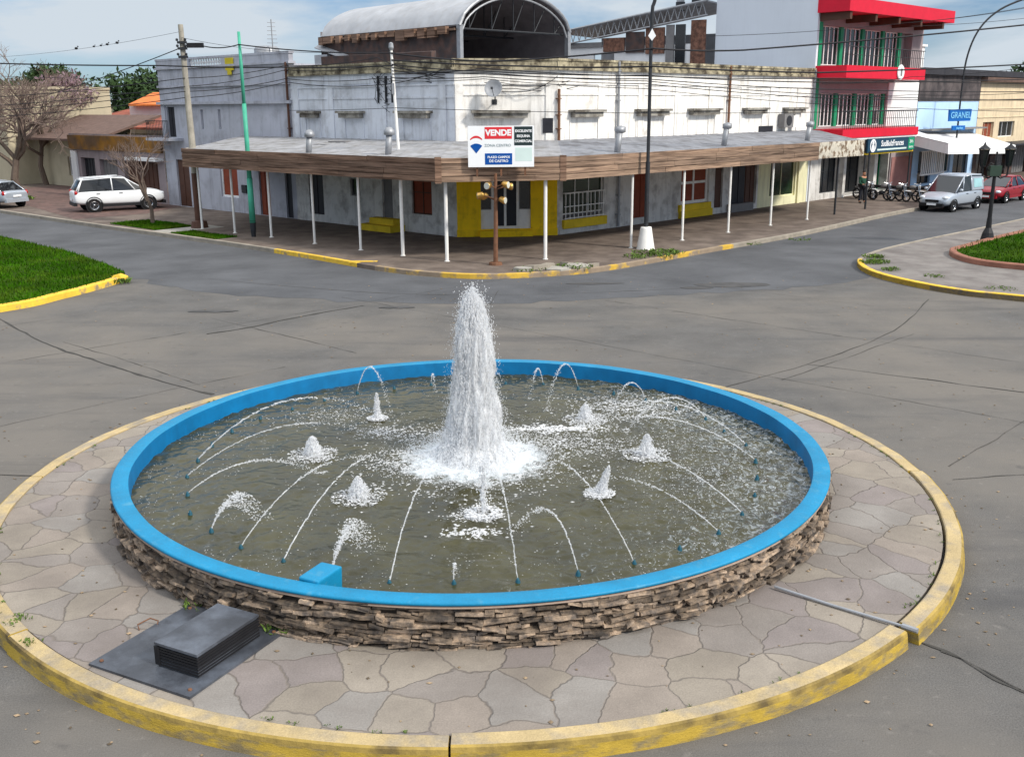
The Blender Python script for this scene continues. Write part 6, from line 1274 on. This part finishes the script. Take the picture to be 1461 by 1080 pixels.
sed_st = [(-2.1, .48, .86, .7), (-2.02, .33, .94, .8), (-1.5, .28, .96, .86), (0, .26, .93, .87), (.9, .26, .92, .87), (1.6, .28, .84, .84), (2.0, .32, .74, .78), (2.14, .42, .6, .58)]
sed_gh = [(-1.85, -1.75, .9, .97, .74, .72), (-1.55, -1.1, .9, 1.38, .79, .6), (-.3, -.3, .9, 1.44, .81, .63), (.7, .1, .9, 1.39, .8, .61), (1.2, 1.15, .9, .93, .74, .72)]
car('silver_car', 'silver car cut off by the left edge of the picture', 'car', 'car_silver', (-29.15, 57.5, .15), R(152), sed_st, sed_gh, (-1.25, 1.25), .31, .86, nose=.68, tail=.82)
car('red_car', 'dark red car parked behind the silver van at the right edge', 'car', 'car_red', (28.0, 58.5, 0), R(224), sed_st, sed_gh, (-1.3, 1.25), .31, .86, nose=.66, tail=.8)
van_st = [(-2.0, .42, .98, .74), (-1.94, .3, 1.04, .82), (-1.2, .27, 1.06, .86), (.2, .26, 1.04, .86), (.85, .26, 1.02, .86), (1.5, .28, .92, .83), (1.88, .32, .78, .76), (2.02, .4, .62, .6)]
van_gh = [(-1.97, -1.93, .98, 1.02, .78, .78), (-1.92, -1.82, 1.0, 1.76, .81, .7), (-.5, -.5, 1.0, 1.82, .82, .72), (.45, .2, 1.0, 1.76, .82, .69), (1.15, 1.08, .98, 1.03, .78, .76)]
vn = car('silver_van', 'silver small van parked facing the viewer on the right street', 'van', 'car_silver', (23.25, 53.95, 0), R(221), van_st, van_gh, (-1.3, 1.3), .31, .85, True, nose=.74, tail=1.0)
b = MB(W[vn]); b.add([(x, s_*(.835-.1*(z-1)/.76)+s_*.012, z) for s_ in (1,) for x, z in ((-1.86, 1.02), (-.55, 1.02), (-.55, 1.72), (-1.76, 1.68))]+[(x, -(.835-.1*(z-1)/.76)-.012, z) for x, z in ((-1.86, 1.02), (-.55, 1.02), (-.55, 1.72), (-1.76, 1.68))], [(0, 1, 2, 3), (7, 6, 5, 4)]); b.build('side_panel', M['car_silver'], vn)
b = MB(W[vn]); b.add([(x, .83-.1*(z-1)/.76+.03, z) for x, z in ((-1.7, 1.15), (-.75, 1.15), (-.75, 1.62), (-1.62, 1.6))], [(0, 1, 2, 3)]); b.build('side_window', mat('pale_window', S(150, 190, 196), .15, .1), vn)

def motorbike():
    t = thing('motorcycle', 'parked motorcycle', 'motorcycle', (0, 0, 0)); 
    for x in (-.62, .64):
        b = MB(Matrix.Translation((x, 0, .3)) @ Matrix.Rotation(PI/2, 4, 'X')); b.lathe([(.22, -.04), (.28, -.05), (.3, 0), (.28, .05), (.22, .04)], 20, closed=True); o = b.build('wheel', M['rubber'], t, True)
        b = MB(Matrix.Translation((x, 0, .3)) @ Matrix.Rotation(PI/2, 4, 'X')); b.lathe([(.22, -.02), (.235, 0), (.22, .02)], 18); b.lathe([(0, -.05), (.05, -.05), (.05, .05), (0, .05)], 10)
        for k in range(5): a = k*2*PI/5; b.tube([(0, 0, 0), (.22*math.cos(a), .22*math.sin(a), 0)], .015, 4)
        sub('rim', b, M['chrome'], o, t)
    b = MB(); b.tube([(-.62, .06, .3), (-.25, .06, .4), (.1, .04, .36), (.42, .0, .78)], .035, 6); b.tube([(-.62, -.06, .3), (-.25, -.06, .4)], .03, 6); b.tube([(.42, 0, .85), (.2, 0, .7), (-.5, 0, .72)], .04, 6); b.ball((.0, 0, .42), .17, st=(1.2, .8, .9)); b.build('frame', M['dark_metal'], t)
    b = MB(); b.ball((.14, 0, .8), .17, st=(1.5, .8, .75)); b.ball((-.6, 0, .66), .13, st=(1.6, .7, .6)); b.build('tank', M['door_grey'], t, True)
    b = MB(); b.ball((-.32, 0, .79), .15, st=(2.1, .9, .45)); b.build('seat', M['rubber'], t, True)
    for s_ in (-1, 1): b = MB(); b.tube([(.64, s_*.07, .3), (.46, s_*.07, .92)], .025, 6); b.build('fork', M['chrome'], t)
    b = MB(); b.tube([(.36, -.36, 1.02), (.46, -.15, .97), (.46, .15, .97), (.36, .36, 1.02)], .018, 6); b.ball((.52, 0, .85), .1); b.build('handlebar', M['chrome'], t)
    b = MB(); b.tube([(-.0, -.12, .3), (-.6, -.13, .32), (-.75, -.14, .36)], .04, 8); b.build('exhaust', M['chrome'], t)
    b = MB(); b.tube([(.34, .02, .62), (.9, .02, .6)], .02, 4); b.ball((.64, 0, .6), .13, st=(1.5, .5, .25)); b.build('mudguard', M['sign_white'], t, True)
    return t
mb0 = motorbike()
for i, (x, y, a, lab) in enumerate(((20.3, 58.6, -62, 'parked motorcycle nearest the standing person'), (21.0, 57.9, -55, 'parked motorcycle second from the standing person'), (21.6, 57.2, -58, 'parked motorcycle in the middle of the row before the red banded building'), (22.2, 56.8, -50, 'parked motorcycle second from the silver van'), (22.9, 56.3, -56, 'parked motorcycle nearest the silver van'))):
    o = mb0 if i == 0 else copy_tree(mb0); o.location = (x, y, .15); o.rotation_euler.z = R(a); tag(o, lab, 'motorcycle', 'motorcycles parked in a row')

# ------------------------------------------------------------------ person beside the motorcycles
def skin(name, pts, edges, rad, m_, par, lv=2, root=0):
    I = W[par].inverted() if par in W else Matrix()
    me = bpy.data.meshes.new(name); me.from_pydata(pts, edges, []); o = bpy.data.objects.new(name, me); COL.objects.link(o); me.materials.append(M[m_])
    o.modifiers.new('k', 'SKIN'); sv = me.skin_vertices[0].data if me.skin_vertices else None
    if sv is None:
        bm = bmesh.new(); bm.from_mesh(me); ly = bm.verts.layers.skin.verify(); bm.to_mesh(me); bm.free(); sv = me.skin_vertices[0].data
    for i, r_ in enumerate(rad): sv[i].radius = (r_, r_) if not isinstance(r_, tuple) else r_; sv[i].use_root = i == root
    s_ = o.modifiers.new('s', 'SUBSURF'); s_.levels = lv; s_.render_levels = lv; o.parent = par; return o
pr = thing('person', 'person in dark green top and dark trousers standing under the awning end', 'person', (19.35, 56.25, .15), R(-70))
bp_ = [(0, 0, .95), (0, 0, 1.15), (0, 0, 1.36), (.01, 0, 1.46), (.02, 0, 1.54), (.03, 0, 1.63), (.02, 0, 1.7),
       (0, .19, 1.38), (.02, .25, 1.1), (.24, .2, .98), (.32, .17, .98), (0, -.19, 1.38), (.02, -.25, 1.1), (.22, -.2, 1.02), (.3, -.17, 1.04),
       (0, .1, .9), (.03, .12, .5), (0, .13, .09), (.16, .15, .04), (0, -.1, .9), (-.02, -.13, .5), (-.05, -.14, .09), (.11, -.16, .04)]
be_ = [(0, 1), (1, 2), (2, 3), (3, 4), (4, 5), (5, 6), (2, 7), (7, 8), (8, 9), (9, 10), (2, 11), (11, 12), (12, 13), (13, 14), (0, 15), (15, 16), (16, 17), (17, 18), (0, 19), (19, 20), (20, 21), (21, 22)]
body = skin('body', bp_, be_, [.13, .125, .13, .055, .06, .1, .075, .055, .043, .033, .036, .055, .043, .033, .036, .085, .06, .042, .03, .085, .06, .042, .03], 'skin', pr)
skin('top', [bp_[i] for i in (0, 1, 2, 7, 8, 9, 11, 12, 13)], [(0, 1), (1, 2), (2, 3), (3, 4), (4, 5), (2, 6), (6, 7), (7, 8)], [.155, .15, .155, .075, .06, .048, .075, .06, .048], 'shirt', pr)
skin('trousers', [bp_[i] for i in (0, 15, 16, 17, 19, 20, 21)], [(0, 1), (1, 2), (2, 3), (0, 4), (4, 5), (5, 6)], [.145, .105, .08, .06, .105, .08, .06], 'trouser', pr)
b = MB(W[pr]); b.ball((.015, 0, 1.68), .108, st=(1.0, .92, .85)); b.build('hair', M['hair'], pr, True)
b = MB(W[pr]); b.ball((.125, 0, 1.6), .02, st=(1, .8, 1.2)); b.ball((.1, .04, 1.64), .012); b.ball((.1, -.04, 1.64), .012); b.build('face', M['skin'], pr, True)
for k in (18, 22): x, y, z = bp_[k]; b = MB(W[pr]); b.ball((x-.05, y, .05), .1, st=(1.5, .5, .55)); b.build('shoe', M['black'], pr, True)
b = MB(W[pr]); b.box(.3, .38, -.12, .12, .96, 1.1, .005); tag(b.build('packet', M['grey_metal']), 'pale packet held by the person in the green top', 'packet')

# ------------------------------------------------------------------ broken kerb slabs at the corner
for i, (x, y, a, s_) in enumerate(((.9, 33.65, 20, .5), (1.5, 33.55, -15, .55), (1.25, 34.0, 50, .35), (2.2, 33.95, 5, .5), (1.9, 34.35, -40, .3), (.4, 33.4, 10, .4), (2.8, 34.2, 30, .28))):
    b = MB(Matrix.Translation((x, y, .15)) @ Matrix.Rotation(R(a), 4, 'Z') @ Matrix.Rotation(R(random.uniform(-9, 9)), 4, 'X')); n = 6; b.prism([(s_*random.uniform(.7, 1.1)*math.cos(k*PI/3), s_*.6*random.uniform(.7, 1.1)*math.sin(k*PI/3)) for k in range(n)], -.05, random.uniform(.07, .15))
    tag(b.build('rubble_slab', M['concrete' if i % 2 else 'kerb_plain']), 'broken piece of pavement slab lying on the corner among weeds', 'rubble', 'broken slabs on the corner')
